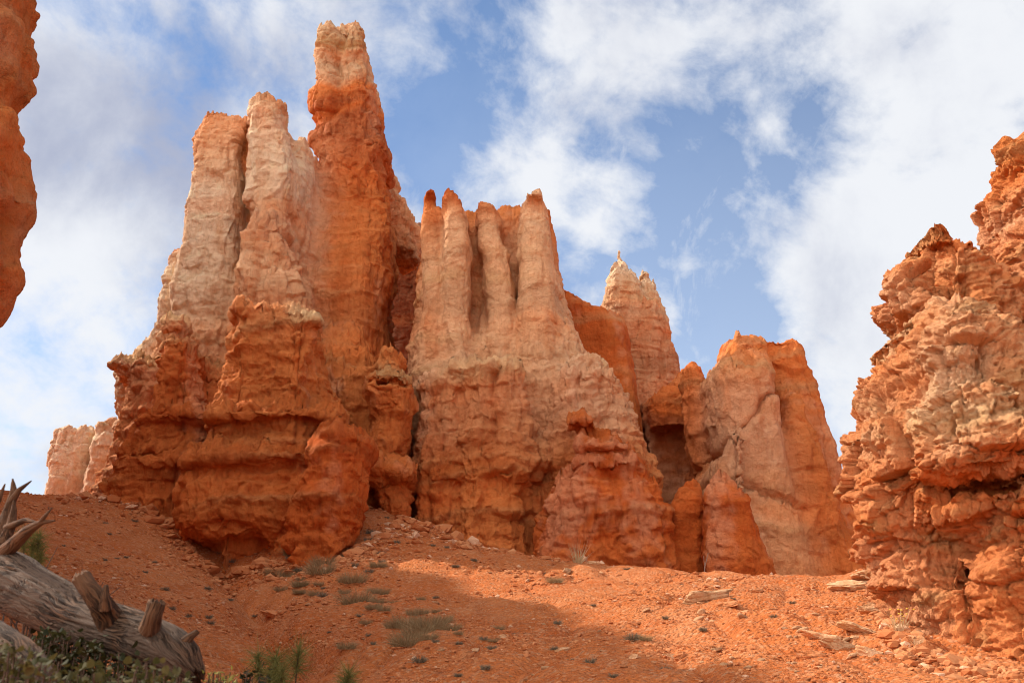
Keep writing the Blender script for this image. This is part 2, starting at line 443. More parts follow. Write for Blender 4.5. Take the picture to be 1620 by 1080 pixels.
def build_rock(name, label, cat, cols, zmin, h, k=0.35, amp=1.0, style='far', subs=1, mat=None, clip=None, seed=0.0, group=None, cut=None, groove=()):
    h = h / Q
    bb = np.array([c.bbox(zmin) for c in cols])
    lo = bb[:, :3].min(0) - 0.9; hi = bb[:, 3:].max(0) + 0.9
    if clip: lo = np.maximum(lo, clip[0]); hi = np.minimum(hi, clip[1])
    lo[2] = zmin
    n = np.ceil((hi - lo) / h).astype(int) + 1
    gx = (lo[0] + h * np.arange(n[0])).astype(np.float32); gy = (lo[1] + h * np.arange(n[1])).astype(np.float32); gz = (lo[2] + h * np.arange(n[2])).astype(np.float32)
    S = np.full(n, 1.2, np.float32)
    for c, b in zip(cols, bb):
        i0, i1 = np.searchsorted(gx, [b[0] - 1.2, b[3] + 1.2]); j0, j1 = np.searchsorted(gy, [b[1] - 1.2, b[4] + 1.2]); k0, k1 = np.searchsorted(gz, [b[2] - 1.2, b[5] + 1.2])
        if i1 <= i0 or j1 <= j0 or k1 <= k0: continue
        d = c.sdf(gx[i0:i1, None, None], gy[None, j0:j1, None], gz[None, None, k0:k1])
        sub = S[i0:i1, j0:j1, k0:k1]
        hh = np.clip(0.5 + 0.5 * (sub - d) / k, 0, 1)
        S[i0:i1, j0:j1, k0:k1] = sub * (1 - hh) + d * hh - k * hh * (1 - hh)
    if cut is not None:
        for c in cut:
            b = c.bbox(zmin)
            i0, i1 = np.searchsorted(gx, [b[0] - 1.2, b[3] + 1.2]); j0, j1 = np.searchsorted(gy, [b[1] - 1.2, b[4] + 1.2])
            d = c.sdf(gx[i0:i1, None, None], gy[None, j0:j1, None], gz[None, None, :])
            S[i0:i1, j0:j1, :] = np.maximum(S[i0:i1, j0:j1, :], -d)
    S[0] = S[-1] = 1; S[:, 0] = S[:, -1] = 1; S[:, :, 0] = 1; S[:, :, -1] = 1
    v, f = surface_nets(S, lo, h)
    del S
    v = v.astype(np.float64)
    v = smooth(v, f, 1)
    for _ in range(subs): v, f = subdivide(v, f); v = smooth(v, f, 1)
    nr = normals(v, f)
    # per-vertex part, colour and flute weight from the columns
    W = np.zeros(len(v)); CC = np.zeros((len(v), 3)); best = np.full(len(v), 9e9); pid = np.zeros(len(v), int); FW = np.zeros(len(v)); RG = np.zeros(len(v))
    for i, c in enumerate(cols):
        d = c.sdf(v[:, 0], v[:, 1], v[:, 2]).astype(float)
        w = np.exp(-np.clip(d, -0.3, 4) / 0.42)
        W += w; CC += w[:, None] * c.colour(v[:, 2] + 1.1 * pn(v, 0.3, 50) + 0.3 * pn(v, 1.5, 51)); FW += w * c.flute; RG += w * c.rough
        m = d < best; best[m] = d[m]; pid[m] = i
    CC /= W[:, None]; FW /= W; RG /= W
    for ax, ay, bx, by, gy_, dp in groove:       # long open joint running across a face
        x0, _, z0 = PW(ax, ay, gy_); x1, _, z1 = PW(bx, by, gy_); L = math.hypot(x1 - x0, z1 - z0); ux, uz = (x1 - x0) / L, (z1 - z0) / L
        t_ = (v[:, 0] - x0) * ux + (v[:, 2] - z0) * uz; s_ = -(v[:, 0] - x0) * uz + (v[:, 2] - z0) * ux + 0.18 * pn(v, 0.8, 90) + .05 * pn(v, 3, 91)
        if uz < 0: s_ = -s_
        w_ = ss(-0.3, 0.3, t_) * ss(L + .3, L - .3, t_) * (nr[:, 1] < 0.2)
        v = v - nr * (w_ * dp * (np.exp(-(s_ / 0.14) ** 2) + 0.55 * np.exp(-np.clip(s_, 0, 9) / 0.9) * (s_ > 0)))[:, None]
    nr = normals(v, f)
    v, colr = (erode_near if style == 'near' else erode)(v, nr, CC, FW, amp, seed, RG)
    # parts
    base = Vector((float(v[:, 0].mean()), float(v[:, 1].mean()), float(zmin)))
    v = v - np.array(base)
    mat = mat or M_ROCK
    parts = []
    for c in cols:
        if c.part not in parts: parts.append(c.part)
    if len(parts) == 1:
        o = link(name, mesh_np(name, v, f, mat, colr), None, base)
        tag(o, label, cat, group)
        print(name, len(f), round(time.time() - T0, 1)); return o
    root = bpy.data.objects.new(name, None); C.objects.link(root); root.location = base
    tag(root, label, cat, group)
    pmap = np.array([parts.index(c.part) for c in cols])[pid]
    fp = pmap[f[:, 0]]
    nrm = normals(v, f)
    for i, pname in enumerate(parts):
        ff = f[fp == i]
        if len(ff) == 0: continue
        u, inv = np.unique(ff, return_inverse=True)
        pn_ = pname.split(':')[0]
        me = mesh_np(pn_, v[u], inv.reshape(ff.shape), mat, colr[u])
        me.normals_split_custom_set_from_vertices(nrm[u].astype(np.float32))
        ob = link(pn_, me, root)
        if ':' in pname: ob['label'] = pname.split(':')[1]
    print(name, len(f), round(time.time() - T0, 1))
    return root

def strata(zz):
    """bedding profile (same beds through every formation): + = hard ledge, - = soft undercut"""
    a = n1(zz * 0.55, 1) * 0.6 + n1(zz * 1.3, 2) * 0.45 + n1(zz * 3.1, 3) * 0.25
    return a

def erode(v, n, CC, FW, amp, sd, RG):
    hz = np.sqrt(np.clip(1 - n[:, 2] ** 2, 0, 1))
    A = ss(-0.35, 0.5, pn(v, 0.16, sd + 1))
    B = ss(-0.3, 0.4, pn(v, 0.33, sd + 2))
    zz = v[:, 2] + 0.55 * pn(v, 0.22, 2) + 0.16 * pn(v, 0.9, 3)
    st = strata(zz)
    rag = fbm(v, 1.1, 31, 4, 0.6)
    d = 0.07 + 0.40 * A * (np.maximum(st, 0) * (0.8 + 1.3 * rag) + 0.55 * np.minimum(st, 0)) * hz
    # thin beds
    tb = n1(zz * 5.5, 7) * 0.6 + n1(zz * 12, 8) * 0.4
    d += 0.060 * tb * hz * ss(0.1, 0.7, B) * RG
    d *= np.clip(RG * 1.1 - 0.1, 0.12, 1)
    # fluting: runnels washed down the faces
    wv = v.copy(); wv[:, 0] += 0.35 * pn(v, 0.5, 8) + 0.08 * pn(v, 2.1, 18); wv[:, 1] += 0.35 * pn(v, 0.5, 9)
    fl = 1 - np.abs(pn(wv, (0.62, 0.62, 0.07), sd + 10)) * 1.9
    d -= 0.40 * np.clip(fl, 0, 1) ** 3 * FW * hz * ss(-.6, .3, pn(v, 0.2, 12))
    rn = ridged(wv, (1.7, 1.7, 0.22), sd + 14, 4)
    d -= 0.24 * RG * rn * hz * (0.25 + 0.75 * FW) * ss(-.35, .35, pn(v, 0.4, 15))
    # lumps with creases between
    d += 0.20 * fbm(v, (0.55, 0.55, 0.4), sd + 20, 3)
    d += 0.17 * fbm(v, (1.2, 1.2, 1.3), sd + 24, 4, 0.55, billow=True) * (0.35 + 0.9 * A) * RG
    # broken blocky faces
    q = wv + 0.12 * rag[:, None]
    e, g = worley(q, (0.75, 0.75, 0.6), sd + 3); d += 0.26 * g * ss(0.0, 0.12, e) * (0.25 + 0.75 * RG)
    e, g = worley(q, (1.9, 1.9, 1.7), sd + 4); d += (0.11 * g - 0.04 * ss(0.12, 0.0, e)) * (0.2 + 0.8 * (1 - B)) * (0.2 + 0.8 * RG)
    e, g = worley(q, (4.6, 4.6, 4.4), sd + 5); d += (0.040 * g - 0.018 * ss(0.15, 0.0, e)) * (0.3 + 0.7 * B) * (0.3 + 0.7 * RG)
    d -= 0.10 * (ridged(wv, (3.4, 3.4, 2.0), sd + 28, 3, 0.65) - 0.3) * (0.3 + 0.5 * A) * (0.3 + 0.7 * RG)
    v = v + n * (d * amp)[:, None]
    # broken tops: blocks standing at different heights
    up = ss(0.15, 0.6, n[:, 2]); q = v * np.array([1, 1, 0.25])
    e, g = worley(q, (2.2, 2.2, 1), sd + 9); e2, g2 = worley(q, (5.5, 5.5, 1), sd + 10)
    v[:, 2] += amp * (0.10 * fbm(v, 1.3, 40, 3) + up * (0.30 * g + 0.10 * g2))
    # rock colour: beds, pale washed films, rusty streaks
    b1 = n1(zz * 0.9, 5); b2 = n1(zz * 2.6, 6)
    c = CC * (1 + 0.10 * b1 + 0.07 * b2 + 0.05 * tb)[:, None]
    t = (0.28 * ss(0.25, 0.8, b1 + 0.5 * pn(v, 0.6, 41)))[:, None]; c = c * (1 - t) + ORNG * t
    t = (0.45 * ss(0.15, 0.6, pn(v, (0.5, 0.5, 0.14), 42) + 0.3 * pn(v, 2.2, 43)))[:, None]; c = c * (1 - t) + (CC * 0.5 + CREAM * 0.5) * t
    t = (0.6 * ss(0.1, 0.55, pn(wv, (1.3, 1.3, 0.16), 44)))[:, None]; c = c * (1 - t) + c * np.array([0.86, 0.68, 0.55]) * t
    t = (0.5 * A * ss(0.25, 0.7, st))[:, None]; c = c * (1 - t) + TANB * t
    c = c * (1 + 0.22 * fbm(v, 1.6, 45, 5, 0.65))[:, None]
    return v, np.clip(c, 0.02, 0.9)

def erode_near(v, n, CC, FW, amp, sd, RG):
    hz = np.sqrt(np.clip(1 - n[:, 2] ** 2, 0, 1))
    zz = v[:, 2] + 0.30 * pn(v, 0.5, 52) + 0.08 * pn(v, 2.0, 53) - 0.10 * v[:, 0]
    st = n1(zz * 1.6, 11) * 0.5 + n1(zz * 4.2, 12) * 0.45 + n1(zz * 10, 13) * 0.3
    A = ss(-0.35, 0.45, pn(v, 0.45, sd + 54))
    rag = fbm(v, 3.5, 55, 4, 0.62)
    d = 0.19 * (0.35 + 0.65 * A) * (np.maximum(st, 0) * (0.8 + 1.2 * rag) + 0.8 * np.minimum(st, 0)) * hz
    d += 0.20 * fbm(v, (1.1, 1.1, 0.9), sd + 60, 3)
    d += 0.05 * fbm(v, (2.2, 2.2, 2.6), sd + 64, 3, 0.6, billow=True)
    K = ss(-0.3, 0.3, pn(v, 0.7, 66))
    q = v + 0.10 * rag[:, None]
    e, g = worley(q, (1.3, 1.3, 1.3), sd + 3); d += 0.22 * g - 0.05 * ss(0.08, 0, e)
    e, g = worley(q, (3.2, 3.2, 4.2), sd + 4); d += 0.085 * g - 0.03 * ss(0.12, 0, e)
    e, g = worley(q, (8, 8, 10), sd + 5); d += 0.035 * g - 0.015 * ss(0.15, 0, e)
    e, g = worley(q, (19, 19, 20), sd + 6); d += 0.015 * g
    d -= 0.05 * (ridged(v, (3.6, 3.6, 6.5), sd + 68, 4, 0.6) - 0.3)
    d += 0.022 * fbm(v, (11, 11, 16), sd + 71, 3, 0.7) + 0.02 * hz * n1(zz * 22, 14) * (1 - K)
    v = v + n * (d * amp)[:, None]
    b1 = n1(zz * 1.7, 15)
    c = CC * (1 + 0.10 * b1)[:, None]
    t = (0.5 * ss(0.0, 0.5, pn(v, 0.9, 74) + 0.3 * pn(v, 4, 75)))[:, None]; c = c * (1 - 0.6 * t) + (CC * .5 + CREAM * .5) * 0.6 * t
    t = (0.55 * ss(0.0, 0.5, pn(v, (1.1, 1.1, 2), 76)))[:, None]; c = c * (1 - t) + ORNG * t
    t = (0.5 * ss(0.25, 0.6, pn(v, (1.5, 1.5, 3.5), 77)))[:, None]; c = c * (1 - t) + TANB * 0.8 * t
    c = c * (1 + 0.22 * fbm(v, 5, 78, 5, .65))[:, None]
    return v, np.clip(c, 0.02, 0.9)


#__ROCKS__
# ------------------------------------------------------------------ the rock formations
def formation_left():
    cols = [
        Col('spire', 45.5, 2.3, [(40, 520, 578), (50, 505, 588), (75, 500, 594), (100, 500, 599), (140, 498, 608), (150, 495, 610), (172, 496, 606), (190, 505, 612), (196, 497, 614), (215, 490, 622), (234, 505, 628), (245, 512, 615), (300, 500, 622), (350, 490, 630), (420, 470, 628), (450, 465, 618), (480, 460, 600), (560, 450, 600), (700, 450, 620)],
            [(60, 'u'), (95, 't'), (110, 'p'), (140, 'u'), (165, 'o'), (185, 'd'), (200, 'n'), (215, 'd'), (290, 'd'), (305, 'n'), (420, 'o'), (600, 'o')], p=4),
        Col('spire', 45.0, 2.6, [(270, 530, 590, 46.5, 1.5), (300, 500, 612, 45.8, 2.2), (350, 485, 622, 45.2, 2.5), (450, 470, 612, 44.6, 2.6), (560, 470, 615), (700, 470, 620)], [(280, 'n'), (420, 'o'), (700, 'n')], flute=0.15, rough=0.35),
        Col('side_ridge', 49.5, 2.8, [(240, 600, 616), (258, 598, 626), (300, 600, 634), (335, 600, 652), (350, 600, 665), (392, 600, 664), (404, 600, 650), (416, 600, 618), (600, 600, 615)], [(240, 'p'), (330, 'p'), (400, 'm'), (600, 'd')]),
        Col('shade_toned_wall:wall painted darker as shade, set back in the cleft beside the spire', 57, 1.2, [(350, 590, 672), (500, 590, 672), (700, 590, 672)], [(400, 'x')], p=4),  # rock colour darkened to stand in for shade in the cleft
        Col('spire', 50, 4.0, [(330, 530, 606), (450, 520, 606), (700, 520, 608)], [(340, 'n'), (500, 'd'), (700, 'x')], p=4, flute=0.5),  # lower end blends into the painted shade tone
        Col('left_tower', 42.5, 2.1, [(176, 325, 348, 41.2, .5), (183, 322, 384, 41.3, .7), (189, 320, 404, 41.6, 1.0), (225, 310, 404), (246, 308, 406), (270, 312, 406), (285, 311, 406), (330, 300, 406), (380, 290, 402), (430, 274, 410), (500, 264, 420), (560, 245, 420), (700, 240, 420)],
            [(185, 'o'), (230, 'm'), (285, 'p'), (330, 'c'), (360, 'c'), (480, 'c'), (560, 'p'), (700, 'o')], flute=0.5, p=4, rough=0.6),
        Col('left_tower', 44.0, 1.8, [(400, 272, 300), (430, 270, 330), (500, 262, 340), (540, 232, 350), (560, 205, 350), (575, 190, 350), (700, 180, 350)], [(400, 'o'), (430, 'c'), (560, 'c'), (700, 'p')]),
        Col('middle_tower', 41.3, 1.7, [(155, 410, 442, 40.4, .5), (160, 392, 458, 40.5, .7), (178, 393, 461), (185, 398, 462), (210, 394, 470), (232, 392, 478), (270, 388, 488), (310, 388, 486), (328, 396, 478), (342, 408, 470), (350, 420, 468), (400, 420, 470), (600, 400, 480)],
            [(160, 'o'), (180, 'p'), (200, 'c'), (330, 'c'), (345, 'p'), (420, 'c')], flute=0.5, p=4, rough=0.5),
        Col('middle_tower', 43.3, 2.2, [(222, 450, 500), (236, 440, 512), (300, 440, 512), (400, 430, 505), (560, 420, 510), (700, 420, 510)], [(230, 'p'), (300, 'c'), (400, 'p'), (560, 'o')], p=4, flute=0.5, rough=0.5),
        Col('middle_tower', 40.6, 1.8, [(318, 416, 444), (330, 410, 454), (350, 398, 462), (372, 388, 472), (410, 382, 484), (450, 372, 496), (490, 368, 505), (560, 365, 515), (700, 360, 520)],
            [(320, 'p'), (360, 'k'), (410, 'm'), (450, 'p'), (500, 'm'), (560, 'o')], flute=0.7),
        Col('left_shoulder', 41.0, 1.7, [(566, 190, 225), (574, 186, 300), (582, 192, 320), (590, 197, 330), (610, 203, 340), (640, 196, 350), (660, 188, 350), (700, 178, 350), (750, 164, 350), (795, 152, 350)],
            [(570, 'y'), (590, 'k'), (650, 'm'), (700, 'o'), (790, 'n')], flute=1.1),
        Col('left_buttress', 38.6, 1.5, [(500, 270, 288), (507, 264, 298), (518, 263, 300), (525, 270, 294), (535, 266, 300), (560, 260, 318), (600, 254, 330), (634, 244, 340, 38.6), (648, 228, 350, 38.1), (662, 218, 350, 38.1), (674, 214, 342, 38.5), (700, 201, 345, 38.4), (712, 188, 345, 38.1), (726, 188, 342, 38.1), (740, 190, 335, 38.5), (790, 166, 325), (830, 158, 325)],
            [(500, 'y'), (525, 'm'), (560, 'n'), (640, 'n'), (660, 'r'), (700, 'n'), (800, 'n')], flute=0.6),
        Col('wide_buttress', 36.6, 1.9, [(486, 376, 504), (494, 374, 506), (503, 384, 498), (540, 368, 516), (600, 350, 530), (634, 338, 545, 36.9), (646, 320, 556, 35.9), (658, 320, 556, 35.9), (668, 338, 545, 36.5), (690, 330, 556, 36.5), (706, 304, 566, 36.3), (720, 288, 576, 35.9), (729, 288, 576, 35.9), (738, 298, 574, 36.3), (770, 284, 580, 36.1), (820, 280, 575, 35.9), (846, 292, 565, 36.1), (862, 330, 550, 36.8), (885, 350, 540, 36.9)],
            [(488, 't'), (500, 'm'), (560, 'o'), (640, 'o'), (655, 'n'), (690, 'o'), (730, 'n'), (800, 'n'), (850, 'r')], flute=0.6),
        Col('main_body', 41.0, 2.0, [(500, 495, 560, 43.5, 1.2), (540, 480, 585, 42.5, 1.6), (600, 470, 605, 41.4, 1.9), (700, 470, 612), (800, 470, 612)], [(500, 'o'), (600, 'o'), (800, 'n')], flute=0.5, rough=0.6),
        Col('main_body', 40.0, 1.8, [(540, 300, 380, 42, 1.2), (600, 290, 380, 41, 1.5), (700, 290, 370), (800, 280, 370)], [(540, 'm'), (600, 'o'), (800, 'n')], flute=0.9),
        Col('ledge_cap', 35.2, 0.8, [(484, 378, 396), (490, 374, 402), (502, 378, 400), (512, 382, 398)], [(490, 'y'), (503, 'o')]),
        Col('ledge_cap', 35.1, 0.8, [(486, 456, 492), (493, 446, 503), (504, 448, 506), (514, 454, 500)], [(490, 'y'), (503, 'o')]),
        Col('front_slab', 34.1, 1.2, [(676, 528, 560), (686, 510, 582), (696, 502, 592), (715, 492, 588), (740, 480, 586), (790, 466, 584), (830, 456, 574), (860, 450, 562), (885, 455, 548)],
            [(690, 'r'), (760, 'r'), (880, 'r')], flute=0.5, p=4),
        Col('right_buttress', 38.4, 1.4, [(552, 612, 622), (562, 606, 632), (578, 600, 638), (590, 596, 640), (598, 576, 656, 37.8), (608, 574, 656, 37.9), (616, 590, 645, 38.7), (660, 592, 652), (700, 582, 648), (720, 578, 640), (733, 580, 660, 37.9), (745, 580, 664, 37.8), (758, 586, 660, 38.2), (768, 598, 648, 38.7), (800, 604, 645), (822, 618, 640), (860, 620, 640)],
            [(555, 'o'), (600, 't'), (620, 'o'), (740, 'n'), (760, 'o'), (830, 'n')], flute=0.5),
        Col('right_buttress', 40.5, 1.6, [(585, 560, 640), (600, 530, 650), (640, 530, 640), (760, 530, 640), (860, 530, 640)], [(590, 'o'), (700, 'o'), (800, 'n')], flute=0.8),
        Col('main_body', 42.5, 3.6, [(480, 290, 590, 45.5, 2.5), (520, 270, 600, 44.5, 2.8), (580, 235, 612, 43.4, 3.2), (640, 215, 622, 42.8, 3.4), (700, 210, 628, 42.3, 3.6), (800, 180, 630, 42, 3.6)], [(480, 'm'), (560, 'o'), (800, 'n')], p=4),
    ]
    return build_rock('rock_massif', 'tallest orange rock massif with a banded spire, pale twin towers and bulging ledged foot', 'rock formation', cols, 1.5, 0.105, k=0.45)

def formation_middle():
    cols = [
        Col('column:slim leftmost fluted column with knobby orange tip', 41.0, 1.2, [(298, 673, 690, 40.4, .4), (304, 670, 692, 40.5, .6), (320, 671, 692), (335, 668, 697), (380, 667, 699), (430, 669, 702), (470, 668, 706), (560, 660, 715), (640, 656, 720)], [(300, 'r'), (350, 'o'), (400, 'm'), (430, 'p'), (520, 'm'), (600, 'p')], flute=0.25, rough=0.22),
        Col('column:pale column second from the left with a pointed tip', 40.6, 1.3, [(301, 702, 716, 40, .4), (310, 700, 726, 40.1, .6), (325, 699, 736), (340, 700, 742), (380, 702, 746), (440, 702, 743), (500, 703, 744), (600, 700, 750)], [(303, 'r'), (330, 'm'), (370, 'p'), (600, 'p')], flute=0.25, rough=0.22),
        Col('column:leaning column third from the left', 41.2, 1.3, [(320, 757, 777, 40.6, .5), (326, 754, 786, 40.7, .7), (342, 755, 793), (370, 755, 795), (385, 758, 800), (400, 766, 805), (450, 770, 812), (500, 772, 815), (600, 770, 820)], [(322, 'r'), (335, 'm'), (370, 'p'), (600, 'p')], flute=0.25, rough=0.22),
        Col('column:widest column at the right end with a blunt tip', 41.0, 1.6, [(301, 834, 857, 40.2, .5), (308, 829, 861, 40.3, .8), (325, 824, 865), (350, 821, 868), (400, 820, 874), (460, 822, 880), (520, 815, 892), (600, 812, 900)], [(303, 'o'), (320, 'p'), (480, 'p'), (500, 'm'), (600, 'p')], flute=0.35, rough=0.22),
        Col('upper_wall', 43.6, 1.9, [(332, 812, 862), (338, 790, 875), (345, 680, 878), (400, 664, 882), (450, 660, 888), (490, 656, 896), (540, 653, 912), (600, 653, 960)], [(335, 'o'), (400, 'o'), (500, 'o'), (600, 'm')], p=4, flute=0.3, rough=0.4),
        Col('body', 41.6, 2.7, [(480, 662, 880, 44.0, 1.8), (500, 655, 893, 43.6, 2.0), (545, 652, 915, 42.8, 2.3), (580, 653, 940, 42.2, 2.5), (604, 656, 975, 41.8, 2.6), (640, 658, 998, 41.7, 2.6), (700, 655, 1015, 41.6, 2.7), (760, 652, 1035), (800, 655, 1045), (870, 650, 1050)], [(470, 'p'), (520, 'k'), (560, 'p'), (600, 'k'), (700, 'm'), (780, 'o'), (860, 'n')], p=4, flute=1.0),
        Col('right_shoulder', 39.6, 1.8, [(568, 900, 955), (590, 880, 975), (600, 875, 985), (640, 870, 1003), (690, 860, 1015), (730, 860, 1028), (760, 860, 1040), (870, 860, 1058)], [(570, 'p'), (600, 'k'), (660, 'k'), (740, 'o'), (850, 'n')], flute=0.7),
        Col('upper_wall', 48.5, 4.2, [(370, 690, 800), (400, 672, 820), (600, 668, 830)], [(380, 'o'), (600, 'n')], p=4, flute=0.4),
        Col('body', 42.0, 2.4, [(430, 835, 880, 43, 1.5), (480, 828, 893, 42.5, 1.8), (540, 820, 915), (600, 800, 960), (700, 800, 990)], [(430, 'p'), (600, 'p')], flute=0.5),
        Col('rock_knob', 39.4, 0.5, [(568, 948, 955), (574, 940, 962), (584, 944, 964), (592, 950, 962), (604, 946, 964)], [(570, 'y')]),
        Col('ledge_cap', 38.6, 1.1, [(570, 770, 820), (577, 705, 829), (590, 700, 828), (600, 720, 822), (612, 730, 820)], [(572, 'y'), (592, 't'), (606, 'o')]),
        Col('ledge_cap', 39.2, 1.1, [(590, 672, 730), (600, 657, 740), (612, 660, 735), (625, 668, 730)], [(590, 'k'), (610, 'o')]),
        Col('face_bulge', 38.9, 1.5, [(585, 745, 826), (620, 742, 836), (660, 738, 845), (690, 735, 852), (702, 738, 868), (718, 745, 872), (730, 750, 868), (744, 762, 850), (758, 775, 842), (768, 780, 835)], [(590, 'm'), (640, 'k'), (700, 'm'), (750, 'o')], flute=0.8),
        Col('left_buttress', 39.4, 1.5, [(600, 665, 735), (650, 660, 738), (700, 664, 736), (740, 664, 745), (752, 668, 740), (765, 680, 730), (800, 690, 735), (860, 690, 735)], [(600, 'm'), (700, 'k'), (760, 'o'), (850, 'n')], flute=0.8),
        Col('rock_knob', 39.3, 0.7, [(778, 758, 772), (788, 750, 778), (805, 752, 780), (822, 758, 776)], [(790, 'o')]),
        Col('lower_wall', 40.2, 1.7, [(782, 770, 862), (800, 745, 870), (806, 735, 872), (815, 740, 870), (870, 735, 880)], [(780, 'o'), (870, 'n')], p=4),
        Col('front_buttress', 37.0, 1.7, [(660, 900, 922), (666, 895, 946, 36.4), (674, 904, 956, 37.1), (690, 910, 975, 37.3), (702, 903, 990, 36.8), (716, 905, 1008, 37.3), (730, 896, 1014, 36.8), (745, 882, 1022), (760, 874, 1040), (790, 862, 1050), (830, 854, 1060), (870, 848, 1066), (900, 848, 1068)],
            [(662, 'n'), (690, 'n'), (720, 'r'), (740, 'r'), (850, 'r')], flute=0.7),
    ]
    return build_rock('rock_massif', 'broad fluted rock massif with four pale columns along its top, right of the tall spire', 'rock formation', cols, 1.0, 0.105, k=0.4, seed=3.0)

def formation_right():
    cols = [
        Col('pale_face', 42.5, 3.0, [(526, 1168, 1192, 41, .6), (536, 1150, 1202, 41.4, 1.0), (546, 1136, 1210, 41.9, 1.6), (560, 1128, 1212), (578, 1108, 1216), (592, 1099, 1220), (660, 1102, 1232), (720, 1112, 1245), (740, 1100, 1250), (790, 1092, 1262), (860, 1098, 1280), (920, 1100, 1290)],
            [(530, 'n'), (575, 'o'), (600, 'm'), (640, 'k'), (720, 'k'), (800, 'm'), (920, 'm')], p=4, flute=0.4, rough=0.5),
        Col('right_fin', 44.0, 2.4, [(540, 1245, 1256), (546, 1212, 1262), (560, 1205, 1268), (600, 1205, 1282), (650, 1205, 1298), (700, 1205, 1313), (760, 1205, 1330), (820, 1205, 1347), (870, 1205, 1362), (915, 1205, 1376), (960, 1205, 1385)],
            [(545, 'n'), (700, 'n'), (920, 'r')], flute=0.9, rough=0.6),
        Col('right_fin', 44.6, 1.5, [(540, 1150, 1256, 43.2, .6), (548, 1140, 1262, 43.8, 1.0), (600, 1130, 1275), (700, 1130, 1300), (900, 1130, 1350)], [(545, 'n'), (700, 'o'), (920, 'n')], p=4, flute=0.6, rough=0.6),
        Col('right_fin', 42.0, 1.6, [(620, 1235, 1262), (700, 1220, 1290), (800, 1220, 1325), (880, 1220, 1350), (940, 1220, 1365)], [(620, 'o'), (800, 'n')], flute=0.9),
        Col('left_fin', 43.6, 1.6, [(578, 1084, 1100), (590, 1080, 1104), (640, 1080, 1108), (690, 1084, 1112), (720, 1090, 1112), (740, 1100, 1115), (800, 1105, 1130)], [(580, 'n'), (700, 'n')], flute=0.4),
        Col('front_knob', 39.0, 0.5, [(678, 1160, 1168), (688, 1156, 1172), (700, 1158, 1171), (712, 1160, 1172)], [(680, 'k')]),
    ]
    cut = [Col('x', 38.7, 0.9, [(560, 1212, 1222), (660, 1222, 1238), (760, 1240, 1250), (800, 1246, 1250)], [(560, 'o')])]
    build_rock('rock_tower', 'steep blocky rock tower with pale left face and darker right flank behind the fins', 'rock formation', cols, 0.5, 0.125, k=0.3, amp=0.8, seed=6.0, groove=[(1236, 612, 1128, 722, 39.5, 0.32), (1100, 745, 1290, 800, 39.5, 0.2)])
    cols = [Col('a', 38.2, 1.2, [(760, 1086, 1096, 37.6, .3), (775, 1078, 1105, 37.8, .5), (795, 1062, 1108), (830, 1042, 1113), (870, 1030, 1116), (900, 1020, 1120), (925, 1015, 1122)], [(765, 'r'), (900, 'r')], flute=0.7)]
    build_rock('rock_fin', 'small rounded red fin left of the dark vertical crack below the blocky tower', 'rock fin', cols, 0.5, 0.11, amp=0.7, seed=8.0)
    cols = [Col('a', 36.6, 1.0, [(750, 1136, 1144, 36.2, .25), (760, 1128, 1156, 36.3, .4), (780, 1119, 1174, 36.4, .7), (800, 1116, 1188), (830, 1112, 1198), (860, 1112, 1208), (890, 1116, 1220), (925, 1120, 1230), (950, 1120, 1236)], [(755, 'r'), (900, 'r')], flute=0.8)]
    build_rock('rock_fin', 'taller pointed deep-red fin right of the dark vertical crack', 'rock fin', cols, 0.5, 0.11, amp=0.7, seed=9.0)

